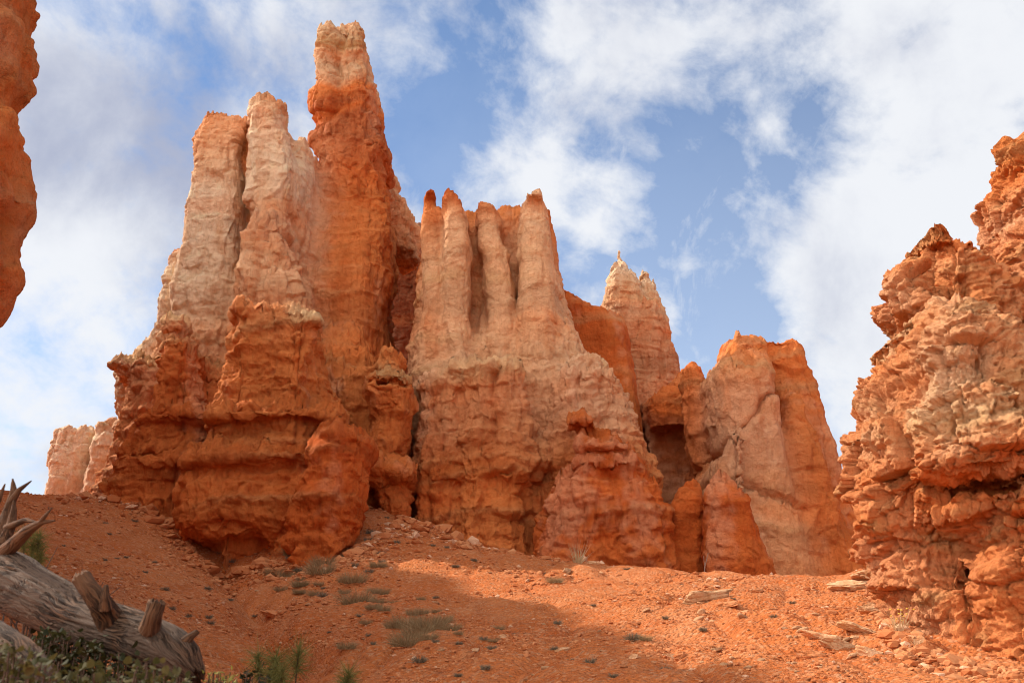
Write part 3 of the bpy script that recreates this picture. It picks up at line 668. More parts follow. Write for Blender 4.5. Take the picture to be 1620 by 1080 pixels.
def formation_back():
    cols = [Col('a', 47.5, 1.6, [(452, 860, 890), (462, 860, 900), (474, 860, 920), (484, 860, 945), (492, 860, 970), (500, 860, 985), (520, 860, 994), (560, 860, 999), (600, 860, 1004), (680, 860, 1012), (760, 860, 1020)], [(455, 'n'), (520, 'r'), (700, 'n')], flute=0.35, rough=0.22),
            Col('a', 46.8, 1.2, [(506, 950, 985), (520, 940, 990), (600, 935, 1005), (700, 930, 1020)], [(500, 'n'), (700, 'o')], flute=0.4, rough=0.3)]
    build_rock('rock_saddle', 'smooth dark orange rock saddle curving between the fluted massif and the white-tipped spire', 'rock wall', cols, 3.0, 0.14, amp=0.7, seed=11.0)
    cols = [
        Col('tip', 52, 0.5, [(399, 975, 982), (403, 974, 983), (408, 976, 982), (414, 975, 986), (420, 970, 990)], [(400, 'u')]),
        Col('crown', 52, 1.7, [(415, 968, 990), (424, 962, 999), (445, 958, 1012), (465, 953, 1020), (472, 951, 1028), (482, 954, 1036), (490, 956, 1042)], [(415, 'c'), (470, 'u')], flute=0.4),
        Col('crown', 52.6, 1.1, [(427, 1012, 1028), (433, 1009, 1030), (440, 1012, 1029), (452, 1010, 1036), (475, 1008, 1046), (500, 1000, 1054)], [(428, 'c'), (500, 'u')], flute=0.3),
        Col('banded_body', 52.2, 2.0, [(476, 955, 1044), (500, 958, 1054), (520, 962, 1060), (536, 966, 1058), (556, 975, 1066), (562, 980, 1072), (580, 985, 1075), (600, 985, 1078), (680, 980, 1085)], [(478, 'u'), (500, 't'), (508, 'o'), (520, 'k'), (540, 'n'), (570, 'd'), (640, 'n')], flute=0.9)]
    build_rock('rock_spire', 'distant white-tipped spire with a tiny knob on top, behind the dark saddle', 'rock spire', cols, 3.0, 0.10, k=0.2, amp=0.75, seed=13.0)
    cols = [Col('a', 47.5, 2.2, [(582, 1076, 1096), (600, 1062, 1100), (615, 1040, 1104), (632, 1014, 1106), (650, 1008, 1108), (662, 1012, 1108), (690, 1016, 1108), (800, 1016, 1108)], [(585, 'n'), (650, 'n'), (660, 'd'), (800, 'd')], p=4, flute=0.5)]
    cut = [Col('x', 45.0, 1.9, [(655, 1020, 1090), (680, 1014, 1100), (760, 1014, 1100)], [(560, 'o')])]
    build_rock('rock_ramp', 'sloping rock ramp with a shaded hollow below it, between the spire and the blocky tower', 'rock wall', cols, 2.0, 0.13, k=0.2, amp=0.7, seed=15.0, cut=cut)
    cols = [Col('a', 54, 2.2, [(677, 90, 150, 53, .5), (681, 87, 166, 53.2, .8), (700, 85, 170, 53.5, 1.2), (740, 81, 174), (800, 77, 180)], [(680, 'o'), (700, 'c'), (800, 'c')], p=4, flute=0.4),
            Col('a', 52, 1.8, [(664, 168, 182), (672, 158, 190), (700, 150, 200), (750, 142, 200), (800, 134, 210)], [(664, 'o'), (690, 'c'), (800, 'c')], flute=0.5)]
    build_rock('rock_outcrop', 'low pale peach outcrop beyond the left skyline', 'rock outcrop', cols, 5.0, 0.13, k=0.2, amp=0.75, seed=17.0)
    cols = [Col('a', 60, 1.4, [(774, 1346, 1356), (780, 1342, 1362), (790, 1338, 1366), (820, 1336, 1370), (860, 1330, 1375)], [(774, 't'), (820, 'n')], flute=0.5)]
    build_rock('rock_stub', 'small brownish rock stub far off in the gap beside the near right outcrop', 'rock outcrop', cols, 3.0, 0.13, amp=0.8, seed=19.0)

def formation_near():
    R = 1760
    cols = [
        Col('upper_tower', 14.6, 1.1, [(229, 1578, 1606), (240, 1566, 1640), (262, 1560, 1700), (284, 1546, R), (300, 1550, R), (335, 1562, R), (350, 1550, R), (368, 1544, R), (385, 1550, R), (410, 1558, R), (480, 1560, R), (540, 1556, R), (640, 1550, R)], [(230, 'o'), (300, 'k'), (400, 'o'), (520, 'p'), (640, 'o')], p=4),
        Col('middle_tower', 14.8, 1.0, [(366, 1434, 1490, 14.5, .9), (370, 1430, 1520, 14.6, 1.0), (375, 1432, 1540), (388, 1434, 1552), (400, 1430, 1562), (420, 1428, 1570), (460, 1424, 1600), (540, 1424, 1640)], [(364, 'n'), (400, 'm'), (460, 'o'), (560, 'o')], p=4),
        Col('left_tower', 14.4, 0.9, [(420, 1402, 1432), (428, 1394, 1450), (450, 1388, 1470), (478, 1390, 1490), (500, 1400, 1500), (508, 1392, 1520), (514, 1372, 1520), (524, 1374, 1530), (534, 1386, 1540), (556, 1378, 1550), (600, 1368, 1560), (640, 1352, 1600)], [(420, 'o'), (480, 'k'), (515, 'y'), (540, 'o'), (640, 'k')], p=4),
        Col('main_body', 14.3, 1.5, [(560, 1384, R), (600, 1368, R), (632, 1352, R), (660, 1340, R), (690, 1342, R), (720, 1346, R), (770, 1356, R), (800, 1352, R, 14.5, 1.4), (850, 1362, 1660, 14.6, 1.3), (880, 1374, 1640, 14.6, 1.2), (920, 1398, 1620, 14.5, 1.2), (960, 1418, 1610, 14.4, 1.2), (1000, 1442, 1600, 14.2, 1.2), (1045, 1462, 1600, 14.1, 1.2), (1080, 1470, 1600, 14.0, 1.2)],
            [(560, 'o'), (640, 'm'), (700, 'm'), (740, 'o'), (860, 'o'), (960, 'n'), (1040, 'o')]),
        Col('front_bulge', 12.8, 1.0, [(458, 1478, 1515), (470, 1458, 1530), (500, 1446, 1552), (545, 1442, 1580), (590, 1436, 1640), (640, 1428, R), (700, 1424, R), (740, 1440, R), (760, 1462, R), (772, 1520, R, 12.9, 0.9), (782, 1570, R, 13.4, 0.5), (790, 1640, R, 13.8, 0.3)],
            [(460, 'm'), (540, 'm'), (600, 'p'), (680, 'y'), (740, 'm'), (785, 'n')]),
        Col('front_bulge', 12.6, 0.9, [(575, 1600, R), (600, 1560, R), (660, 1540, R), (720, 1530, R), (750, 1560, R), (765, 1600, R, 12.9, .6), (775, 1680, R, 13.4, .3)], [(580, 'y'), (660, 'm'), (760, 'n')]),
        Col('leg', 13.15, 0.8, [(776, 1560, R), (784, 1482, R), (802, 1480, R), (816, 1502, R), (840, 1516, R), (870, 1534, R), (900, 1548, R), (940, 1550, R), (1000, 1545, R), (1080, 1535, R)], [(785, 'y'), (850, 'o'), (880, 'm'), (960, 'm'), (1080, 'o')]),
    ]
    cut = [Col('x', 13.5, 0.8, [(895, 1524, 1540), (905, 1518, 1548), (930, 1516, 1550), (945, 1522, 1546), (950, 1532, 1538)], [(900, 'o')])]
    for c in cut: c.z[0] = c.z[1] - 0.02; c.rx[0] = 0.02
    cut += [Col('x', 13.4, 0.7, [(980, 1526, 1532), (988, 1522, 1540), (1006, 1524, 1540), (1012, 1530, 1536)], [(900, 'o')])]
    cut[-1].z[0] = cut[-1].z[1] - 0.02; cut[-1].rx[0] = 0.02
    build_rock('rock_outcrop', 'near crumbly orange outcrop on the right edge with an overhanging bulge and a small cave', 'rock outcrop', cols, 0.2, 0.042, k=0.16, style='near', mat=M_NEAR, seed=21.0, clip=((-99, -99, -99), (8.6, 99, 99)), cut=cut)

def formation_cliff():
    L = -700
    cols = [Col('a', 10.5, 0.8, [(-420, L, 112), (-200, L, 82), (0, L, 80), (40, L, 84), (95, L, 82), (120, L, 72), (150, L, 67), (185, L, 74), (205, L, 70), (215, L, 63), (250, L, 63), (280, L, 70), (306, L, 57), (331, L, 52), (366, L, 56), (396, L, 61), (421, L, 36), (446, L, 24), (471, L, -12), (491, L, -24), (546, L, -52), (686, L, -82), (886, L, -112), (1086, L, -122)],
                [(-400, 'o'), (0, 'o'), (300, 'o'), (500, 'n'), (900, 'n')], p=4, flute=0.5),
            ]
    a, b = cols[0], Col('a', 17, 4.0, [(0, L, -60), (1100, L, -75)], [(-300, 'o'), (900, 'n')], p=4, flute=0.8)
    b.place([(17, -22, -14.2), (10, -22, -14.0), (0, -22, -13.9)], 18, 5.5)  # unseen wall added outside the view to shade the near slope
    c = Col('a', 26, 4.0, [(0, L, -60), (1100, L, -75)], [(-300, 'o'), (900, 'n')], p=4, flute=0.8)
    c.place([(23, -34, -20.6), (10, -34, -20.5), (0, -34, -20.3)], 29.5, 6.0)  # second added wall out of view, height set by the shadow wanted
    d = Col('a', 26, 4.0, [(0, L, -60), (1100, L, -75)], [(-300, 'o'), (900, 'n')], p=4, flute=0.8)
    d.place([(25, -36, -24.0), (10, -36, -23.8), (0, -36, -23.6)], 37.6, 3.6)  # added out of view to close a gap in the shade
    e = Col('a', 26, 4.0, [(0, L, -60), (1100, L, -75)], [(-300, 'o'), (900, 'n')], p=4, flute=0.8)
    e.place([(24, -38, -25.2), (10, -38, -25.1), (0, -38, -25.0)], 41.6, 3.2)  # last unseen wall, added to keep sun off the left slope
    a2 = Col('a', 12, 2.0, [(0, L, -60), (1100, L, -75)], [(-300, 'o'), (900, 'n')], p=4, flute=0.8)
    a2.place([(17, -14, -8.2), (10, -14, -8.2), (0, -14, -8.2)], 12.2, 2.2)
    cols = [a, a2, b, c, d, e
            ]
    build_rock('rock_cliff', 'overhanging smooth orange cliff edge close by at the upper left, plus unseen walls added for shade', 'cliff', cols, 0.0, 0.10, k=0.3, amp=0.75, mat=M_NEAR, seed=23.0)


# ------------------------------------------------------------------ terrain
GCTRL = [  # photo pixel + distance of points on the ground
    (0, 780, 33), (60, 785, 34), (180, 791, 39), (-150, 770, 30), (100, 850, 26), (100, 950, 16), (0, 900, 17), (230, 870, 29), (300, 850, 35),
    (230, 950, 19), (300, 900, 26), (330, 1000, 15), (330, 1070, 10.5), (400, 920, 24), (390, 878, 33), (460, 960, 20.5), (520, 1010, 15.5), (560, 1078, 10.5),
    (520, 886, 33), (560, 850, 34.5), (590, 800, 37.5), (650, 832, 36), (700, 853, 35), (750, 868, 34), (820, 877, 33), (900, 883, 32), (1000, 892, 31), (1130, 908, 29.5), (1230, 919, 28.5), (1300, 916, 26), (1380, 906, 22),
    (560, 920, 27), (620, 890, 30), (600, 980, 19), (650, 1030, 14), (700, 950, 23), (700, 1000, 17), (700, 1072, 11.5), (800, 920, 27), (900, 950, 21.5), (900, 1000, 16), (900, 1075, 10.5),
    (1000, 930, 24), (1130, 950, 20), (1130, 1000, 15), (1130, 1072, 10), (1250, 960, 18), (1300, 1010, 13.5), (1300, 1075, 9.5), (1400, 950, 15.5), (1450, 1010, 13.2), (1480, 1045, 12.4), (1560, 1075, 11.2), (1620, 1078, 10.8),
    (1700, 1060, 12), (1800, 1000, 16), (-150, 900, 16), (-200, 1000, 12),
]
def _ctrl():
    P = []
    for a, b, Y in GCTRL:
        x, y, z = PW(a, b, Y); P.append((x, y, z))
    # behind the crest the ground dips towards the feet of the rocks; around the viewer it is a trail
    P += [(0, 0, 0), (-6, 0, .2), (6, 0, 0.1), (0, -8, -1), (-12, -10, 0), (12, -10, -1), (0, 5, 0.2), (3, 5, 0.3), (-4, 6, 0.55), (-14, 6, 1.6), (14, 6, 1.5), (-30, 12, 5), (30, 12, 4),
          (-18, 50, 5.2), (-4, 46, 5.0), (0, 43, 3.6), (4, 42, 2.9), (8, 41, 2.0), (13, 38, 1.6), (17, 34, 1.6), (20, 28, 2.0), (12, 48, 1.5), (-30, 40, 5.5), (30, 40, 1.0), (0, 60, 2.5), (-25, 60, 3), (25, 60, 0)]
    return np.array(P)
_GP = _ctrl()
def _tps(r2): return r2 * np.log(r2 + 1e-9) * 0.5
_n = len(_GP)
_A = np.zeros((_n + 3, _n + 3))
_A[:_n, :_n] = _tps(((_GP[:, None, :2] - _GP[None, :, :2]) ** 2).sum(2)) + np.eye(_n) * 0.6
_A[:_n, _n:] = np.c_[np.ones(_n), _GP[:, :2]]; _A[_n:, :_n] = _A[:_n, _n:].T
_w = np.linalg.solve(_A, np.r_[_GP[:, 2], 0, 0, 0])

GULLY = [tuple(float(q) for q in PW(a, b, Y)[:2]) for a, b, Y in ((350, 868, 35), (395, 905, 27), (440, 955, 21), (500, 1010, 15.5), (545, 1070, 11), (600, 1200, 8))]

def ground(x, y, detail=True):
    x = np.atleast_1d(np.asarray(x, float)); y = np.atleast_1d(np.asarray(y, float))
    z = np.empty(len(x))
    for a in range(0, len(x), 100000):
        xx = x[a:a + 100000]; yy = y[a:a + 100000]
        r2 = (xx[:, None] - _GP[None, :, 0]) ** 2 + (yy[:, None] - _GP[None, :, 1]) ** 2
        z[a:a + 100000] = _tps(r2) @ _w[:_n] + _w[_n] + _w[_n + 1] * xx + _w[_n + 2] * yy
    z += 0.42 * np.exp(-(((x + 1.5) / 1.25) ** 2 + ((y - 2.7) / 1.1) ** 2))       # low bank under the log
    gd = np.full(len(x), 9.0); wig = 0.25 * np.sin(y * 0.9) + 0.12 * np.sin(y * 2.3)
    for (x0, y0), (x1, y1) in zip(GULLY[:-1], GULLY[1:]):
        tt = np.clip(((x - x0) * (x1 - x0) + (y - y0) * (y1 - y0)) / ((x1 - x0) ** 2 + (y1 - y0) ** 2), 0, 1)
        gd = np.minimum(gd, np.hypot(x + wig - x0 - tt * (x1 - x0), y - y0 - tt * (y1 - y0)))
    z -= 0.55 * np.exp(-(gd / 0.5) ** 2) + 0.6 * np.exp(-(gd / 2.0) ** 2)
    r = np.hypot(x, y - 15)
    t = ss(46, 85, r)
    p = np.stack([x, y, 0 * x], 1)
    far = -6 + 5 * pn(p, 0.012, 80) - ss(100, 600, r) * 25
    z = z * (1 - t) + far * t
    if detail:
        z += (0.20 * fbm(p, 0.35, 81, 3) - 0.16 * (ridged(p, (0.5, 0.28, 1), 83, 3) - 0.2)) * ss(3, 9, np.hypot(x, y))
        # rills running down to the gully and bedrock steps on the right
        z -= 0.10 * np.clip(1 - np.abs(pn(p, (0.9, 0.35, 1), 84)) * 2.2, 0, 1) ** 2
        z += 0.035 * fbm(p, 1.7, 86, 4, 0.6)
        z += 0.030 * fbm(p, 5.0, 91, 4, 0.65, billow=True)
        br = ss(0.0, 0.5, pn(p, 0.16, 95) + 0.8 * ss(3, 6, x - 0.05 * y) * ss(22, 14, y) - 0.35)
        st = (z * 5.0 + 0.8 * pn(p, 0.8, 96)); fr = st - np.floor(st)
        z += br * 0.13 * (ss(0.55, 1.0, fr) - fr) * 0.9
    return z

def hit(px, py):
    """where the view line through a photo pixel meets the ground"""
    px = np.atleast_1d(np.asarray(px, float)); py = np.atleast_1d(np.asarray(py, float))
    Ys = np.geomspace(3.0, 60, 240)
    got = np.full(len(px), 60.0); done = np.zeros(len(px), bool); prev = np.full(len(px), 3.0)
    for Y in Ys:
        x, y, z = PW(px, py, np.full(len(px), Y))
        below = z < ground(x, y, False)
        m = below & ~done; got[m] = (prev[m] + Y) / 2; done |= below; prev[:] = Y
    x, y, z = PW(px, py, got)
    return x, y, ground(x, y)

def ground_material():
    m = bpy.data.materials.new('red_gravel_soil'); m.use_nodes = True
    t = NT(m.node_tree); b = t.n['Principled BSDF']
    tc = t.new('ShaderNodeTexCoord').outputs['Object']
    big = t.noise(tc, 0.22, 5, 0.6, 0.3); mid = t.noise(tc, 1.6, 7, 0.65); fi = t.noise(tc, 14, 6, 0.7)
    c = t.mix(t.rng(big, 0.35, 0.68), (0.50, 0.105, 0.018), (0.58, 0.160, 0.038))
    c = t.mix(t.rng(t.noise(tc, 0.55, 6, 0.65, 0.6), 0.5, 0.66, 0, 0.6), c, (0.62, 0.24, 0.095))
    c = t.mix(t.rng(t.noise(t.vmath('MULTIPLY', tc, (2.2, 0.5, 1)), 0.8, 6, 0.6, 0.4), 0.5, 0.7, 0, 0.55), c, (0.40, 0.09, 0.022))
    c = t.mix(t.rng(mid, 0.42, 0.7, 0, 0.6), c, (0.60, 0.20, 0.065))
    c = t.mix(t.rng(mid, 0.45, 0.25, 0, 0.5), c, (0.34, 0.09, 0.026))
    vo = t.new('ShaderNodeTexVoronoi'); vo.inputs['Scale'].default_value = 16; t.l.new(tc, vo.inputs['Vector'])
    hs = t.new('ShaderNodeSeparateColor'); t.l.new(vo.outputs['Color'], hs.inputs[0])
    c = t.mix(t.rng(hs.outputs[0], 0.7, 1.0, 0, 0.6), c, (0.64, 0.34, 0.18))
    c = t.mix(t.rng(hs.outputs[1], 0.75, 1.0, 0, 0.5), c, (0.34, 0.10, 0.04))
    c = t.mix(t.rng(fi, 0.4, 0.75, 0, 0.45), c, (0.66, 0.28, 0.12))
    t.l.new(c, b.inputs['Base Color']); b.inputs['Roughness'].default_value = 0.97
    b.inputs['Specular IOR Level'].default_value = 0.1
    hgt = t.math('ADD', t.math('MULTIPLY', fi, 0.6), t.math('MULTIPLY', t.rng(vo.outputs[0], 0.0, 0.6, 1, 0), 0.5))
    hgt = t.math('ADD', hgt, t.math('MULTIPLY', mid, 1.2))
    bu = t.new('ShaderNodeBump'); bu.inputs['Strength'].default_value = 0.9; bu.inputs['Distance'].default_value = 0.10
    t.l.new(hgt, bu.inputs['Height']); t.l.new(bu.outputs[0], b.inputs['Normal'])
    return m

def build_ground():
    na = int(880 * Q); nr_ = int(900 * Q)
    a1 = np.linspace(-rad(36), rad(36), na)
    a0 = np.linspace(-math.pi, -rad(36), 60, endpoint=False); a2 = np.linspace(rad(36), math.pi, 60, endpoint=False)[1:]
    A = np.concatenate([a0, a1, a2]); n = len(A)
    R = np.concatenate([np.geomspace(0.4, 5.5, 90, endpoint=False), np.geomspace(5.5, 44, nr_, endpoint=False), np.geomspace(44, 9000, 110)])
    aa, rr = np.meshgrid(A, R, indexing='xy')
    x = (np.sin(aa) * rr).ravel(); y = (np.cos(aa) * rr).ravel()
    z = ground(x, y)
    v = np.stack([x, y, z], 1)
    i = np.arange(len(R) - 1)[:, None] * n; j = np.arange(n)[None, :]; j2 = (j + 1) % n
    f = np.stack([i + j, i + n + j, i + n + j2, i + j2], -1).reshape(-1, 4)[:, ::-1]
    c0 = len(v); v = np.vstack([v, [0, 0, float(ground(0, 0)[0])]])
    # close the centre with quads that share the middle point
    cf = np.array([[c0, j_, (j_ + 1) % n, (j_ + 2) % n] for j_ in range(0, n - 1, 2)])[:, ::-1]
    f = np.concatenate([f, cf])
    nz = normals(v, f)
    if nz[:, 2].mean() < 0: f = f[:, ::-1]
    o = link('ground', mesh_np('ground', v, f, ground_material()))
    tag(o, None, None, None, 'structure')


# ------------------------------------------------------------------ stones
def stone_mat(name, c1, c2, s=6.0):
    m = bpy.data.materials.new(name); m.use_nodes = True
    t = NT(m.node_tree); b = t.n['Principled BSDF']
    tc = t.new('ShaderNodeTexCoord').outputs['Object']
    oi = t.new('ShaderNodeObjectInfo').outputs['Random']
    n_ = t.noise(tc, s, 7, 0.65); n2_ = t.noise(tc, s * 5, 5, 0.6)
    c = t.mix(t.rng(n_, 0.35, 0.68), c1, c2)
    c = t.mix(t.rng(n2_, 0.5, 0.75, 0, 0.5), c, tuple(0.55 * q for q in c1))
    hsv = t.new('ShaderNodeHueSaturation'); t.l.new(c, hsv.inputs['Color']); t.l.new(t.rng(oi, 0, 1, 0.8, 1.2), hsv.inputs['Value'])
    t.l.new(hsv.outputs[0], b.inputs['Base Color']); b.inputs['Roughness'].default_value = 0.95; b.inputs['Specular IOR Level'].default_value = 0.12
    bu = t.new('ShaderNodeBump'); bu.inputs['Strength'].default_value = 0.8; bu.inputs['Distance'].default_value = 0.04
    t.l.new(t.math('ADD', n_, t.math('MULTIPLY', n2_, 0.4)), bu.inputs['Height']); t.l.new(bu.outputs[0], b.inputs['Normal'])
    return m

def ico(sub):
    bm = bmesh.new(); bmesh.ops.create_icosphere(bm, subdivisions=sub, radius=1)
    v = np.array([q.co[:] for q in bm.verts]); f = np.array([[q.index for q in p.verts] for p in bm.faces]); bm.free()
    return v, f

def chop(v, rs, k):
    """cut a ball down by random planes: angular broken stone"""
    for _ in range(k):
        n = rs.normal(size=3); n /= np.linalg.norm(n); d = rs.uniform(0.45, 0.8)
        t = v @ n; v = v - np.outer(np.maximum(t - d, 0), n)
    return v

STONES_BIG = [  # (px, py, width px, flatness, tilt deg, label, paler)
    (1122, 947, 78, 0.30, 8, 'long pale-ended slab lying on the sunlit crest, largest block of the middle slope', 1),
    (1150, 957, 46, 0.22, 8, 'thin orange slab in front of the long pale-ended slab', 0),
    (1352, 928, 70, 0.34, -6, 'layered tan ledge slab against the foot of the near right outcrop', 1),
    (1385, 915, 60, 0.34, -6, 'tan slab highest up the crest beside the near right outcrop', 1),
    (1392, 962, 62, 0.35, -10, 'jutting flat slab half under the near right outcrop', 1),
    (1300, 1004, 58, 0.28, -16, 'upper slab of the stacked pale slabs on the right slope', 1),
    (1322, 1016, 60, 0.30, -14, 'middle slab of the stacked pale slabs on the right slope', 1),
    (1288, 1028, 46, 0.32, -8, 'lowest orange block of the stacked pale slabs on the right slope', 0),
    (1360, 1000, 60, 0.24, -16, 'thin pale slab right of the stacked slabs', 1),
    (1375, 1035, 46, 0.5, -20, 'upright pale block below the near right outcrop', 1),
    (1430, 1035, 34, 0.5, 0, 'orange block beside the leg of the near right outcrop', 0),
    (733, 1026, 34, 0.6, 30, 'dark red tilted rock low in the middle of the slope', 0),
    (752, 1014, 22, 0.35, 10, 'small slab on top of the tilted dark red rock', 1),
    (432, 968, 30, 0.42, -12, 'red block at the edge of the gully', 0),
    (1060, 1020, 30, 0.40, -15, 'pale humped stone left of the path', 1),
    (1078, 1022, 26, 0.4, 10, 'orange stone touching the pale humped stone', 0),
    (1030, 1024, 24, 0.3, -20, 'flat orange stone downhill of the pale humped stone', 0),
    (858, 1044, 22, 0.5, -20, 'dark orange rock near the bottom of the middle slope', 0),
    (1004, 1042, 24, 0.35, 0, 'tan flat stone at the bottom right of the middle slope', 1),
    (895, 902, 30, 0.30, 30, 'cream slab standing near the dry grass tuft on the crest', 1),
    (940, 888, 24, 0.4, 0, 'cream stone on the crest right of the dry grass tuft', 1),
    (308, 910, 16, 0.35, -10, 'small red slab high on the left slope', 0),
    (278, 948, 16, 0.35, -10, 'small red slab midway down the left slope', 0),
    (1200, 938, 22, 0.35, 5, 'orange stone on the crest behind the sagebrush tuft', 0),
    (1150, 1040, 44, 0.20, -4, 'flat orange slab by the faint path', 0),
    (1165, 1046, 40, 0.18, -4, 'second flat slab overlapping the slab by the faint path', 1),
    (890, 1012, 26, 0.25, 14, 'pale flat stone in the middle of the slope', 1),
    (795, 994, 14, 0.5, 14, 'pale pebble-like stone on the middle slope', 1),
]

def build_stones():
    rs = np.random.RandomState(5)
    M1 = stone_mat('orange_stone', (0.50, 0.15, 0.045), (0.62, 0.27, 0.12))
    M2 = stone_mat('pale_stone', (0.56, 0.26, 0.11), (0.72, 0.43, 0.24))
    V, F = ico(5)
    for px, py, w, fl, tl, lab, pale in STONES_BIG:
        x, y, z = hit(px, py); x, y, z = x[0], y[0], z[0]
        r = w * y / 1575 / 2
        v = chop(V.copy(), rs, 9)
        v[:, 2] *= fl * 1.25; v[:, 1] *= rs.uniform(0.6, 0.9)
        st = (v[:, 2] * 7 + 0.5 * pn(v, 2, px)); fr = st - np.floor(st)
        v[:, :2] *= (1 - 0.10 * ss(.7, 1, fr))[:, None]
        e, g = worley(v + px, (1.6, 1.6, 4.0), 2); v = v * (1 + 0.22 * g - 0.06 * ss(.12, 0, e))[:, None]
        e, g = worley(v + px, (4, 4, 11.0), 3); v = v * (1 + 0.08 * g)[:, None]
        v = v * (1 + 0.10 * fbm(v + px, 2.0, 3, 4, 0.6))[:, None]
        v *= r * 1.1
        me = mesh_np('stone', v, F, M2 if pale else M1)
        o = link('stone', me, None, (x, y, z + r * fl * 0.12)); o.rotation_euler = (rs.uniform(-.1, .1), rad(-tl), rs.uniform(-.3, .3))
        tag(o, lab, 'stone', 'large stones on the gravel slope')
    # medium stones: copies of eight shapes
    V, F = ico(3); shapes = []
    for k in range(8):
        v = chop(V.copy(), rs, 8); v *= np.array([1, rs.uniform(.6, .9), rs.uniform(.3, .55)])
        v = v * (1 + 0.08 * fbm(v, 2.5, k, 3))[:, None]
        for M in (M1, M2): shapes.append(mesh_np('stone', v, F, M))
    regs = [('small fallen block in the talus at the foot of the wide red buttress', 44, (290, 600), (840, 905), 0.1, (5, 15)),
            ('small fallen block in the talus under the left buttress', 16, (150, 290), (795, 845), 0.2, (4, 10)),
          # label, n, x range, y range, pale chance, size px
        ('small broken stone on the left red slope', 36, (60, 420), (800, 1040), 0.15, (5, 12)),
        ('small stone in the gully bottom', 24, (400, 640), (930, 1078), 0.3, (6, 14)),
        ('small broken stone on the shaded middle slope', 70, (640, 1100), (940, 1078), 0.35, (6, 17)),
        ('small bright stone on the sunlit crest', 46, (700, 1380), (890, 945), 0.6, (5, 12)),
        ('small broken stone on the right slope below the outcrop', 84, (1100, 1460), (950, 1078), 0.6, (8, 26)),
    ]
    for lab, n, xr, yr, pc, sz in regs:
        px = rs.uniform(*xr, n); py = rs.uniform(*yr, n)
        x, y, z = hit(px, py)
        for i in range(n):
            if y[i] > 40: continue
            r = (sz[0] + (sz[1] - sz[0]) * rs.rand() ** 2) * y[i] / 1575 / 2
            o = link('stone', shapes[rs.randint(8) * 2 + int(rs.rand() < pc)], None, (x[i], y[i], z[i] + r * 0.1)); o.scale = (r,) * 3
            o.rotation_euler = (rs.uniform(-.3, .3), rs.uniform(-.3, .3), rs.uniform(0, 6))
            tag(o, lab, 'stone', lab.replace('stone', 'stones'))
    # gravel: too many to count
    n = int(120000 * Q)
    th = rs.uniform(-rad(33), rad(33), n); r = np.exp(rs.uniform(math.log(5.5), math.log(42), n))
    x = np.sin(th) * r; y = np.cos(th) * r
    p = np.stack([x, y, 0 * x], 1)
    keep = (pn(p, 0.4, 60) + 0.6 * pn(p, 1.3, 61) + rs.uniform(-.35, .35, n)) > 0.05
    # rubble apron along the feet of the rocks
    foot = np.array([[float(q) for q in PW(a, b, Y)[:2]] for a, b, Y in ((100, 792, 38), (180, 795, 38), (270, 828, 36.5), (330, 862, 34.6), (400, 874, 34), (470, 886, 33), (540, 884, 32.8), (590, 852, 34.6), (640, 835, 36.8), (665, 846, 36.6), (760, 868, 37), (860, 880, 35.5), (1000, 893, 34.8), (1130, 908, 35), (1240, 918, 36), (1380, 905, 37))])
    foot2 = np.array([[float(q) for q in PW(a, b, Y)[:2]] for a, b, Y in ((1385, 915, 14.2), (1430, 985, 13.2), (1480, 1035, 12.6), (1620, 1070, 11.8))])
    def apron(F_, m, off):
        k = rs.randint(len(F_) - 1, size=m); u = rs.rand(m)[:, None]; q = F_[k] * (1 - u) + F_[k + 1] * u
        dr = q / np.linalg.norm(q, axis=1)[:, None]; return q - dr * (rs.exponential(off, m)[:, None] - 0.3 * off)
    ap = np.concatenate([apron(foot, 9000, 0.7), apron(foot2, 3500, 0.35)])
    x = np.concatenate([x[keep], ap[:, 0]]); y = np.concatenate([y[keep], ap[:, 1]]); r = np.hypot(x, y); n = len(x); z = ground(x, y); na_ = len(ap)
    p = np.stack([x, y, 0 * x], 1); keep = np.ones(n, bool)
    s = np.maximum(0.0010 * r, 0.009) * (0.6 + 3.6 * rs.rand(n) ** 6)
    s[-na_:] *= 0.8 + 2.6 * rs.rand(na_) ** 3
    V, F = ico(1)
    vs = np.stack([chop(V.copy(), rs, 6) for _ in range(24)])
    base = vs[rs.randint(24, size=n)]
    sc = np.stack([np.ones(n), rs.uniform(.5, 1, n), rs.uniform(.3, .7, n)], 1)
    base = base * sc[:, None, :] * s[:, None, None]
    a = rs.uniform(0, 6.28, n); ca, sa = np.cos(a)[:, None], np.sin(a)[:, None]
    bx = base[:, :, 0] * ca - base[:, :, 1] * sa; by = base[:, :, 0] * sa + base[:, :, 1] * ca
    v = np.stack([bx + x[:, None], by + y[:, None], base[:, :, 2] + (z + s * .15)[:, None]], -1).reshape(-1, 3)
    f = (F[None] + (np.arange(n) * len(V))[:, None, None]).reshape(-1, 3)
    tn = rs.rand(n, 1); cc = (1 - tn) * np.array([0.44, 0.125, 0.036]) + tn * np.array([0.62, 0.28, 0.12])
    pl = (rs.rand(n, 1) < (0.03 + 0.16 * ss(0.1, 0.6, pn(p[keep], 0.35, 62))[:, None])); cc = np.where(pl, np.array([0.74, 0.46, 0.28]), cc)
    me = mesh_np('gravel', v, f, None, np.repeat(cc, len(V), 0), False)
    m = bpy.data.materials.new('gravel_stone'); m.use_nodes = True
    t = NT(m.node_tree); b = t.n['Principled BSDF']; b.inputs['Roughness'].default_value = 0.95; b.inputs['Specular IOR Level'].default_value = 0.1
    g = t.noise(t.new('ShaderNodeTexCoord').outputs['Object'], 30, 4)
    t.l.new(t.mix(t.rng(g, .3, .7, 0, .5), t.new('ShaderNodeVertexColor', layer_name='Col').outputs[0], (0.45, 0.15, 0.06)), b.inputs['Base Color'])
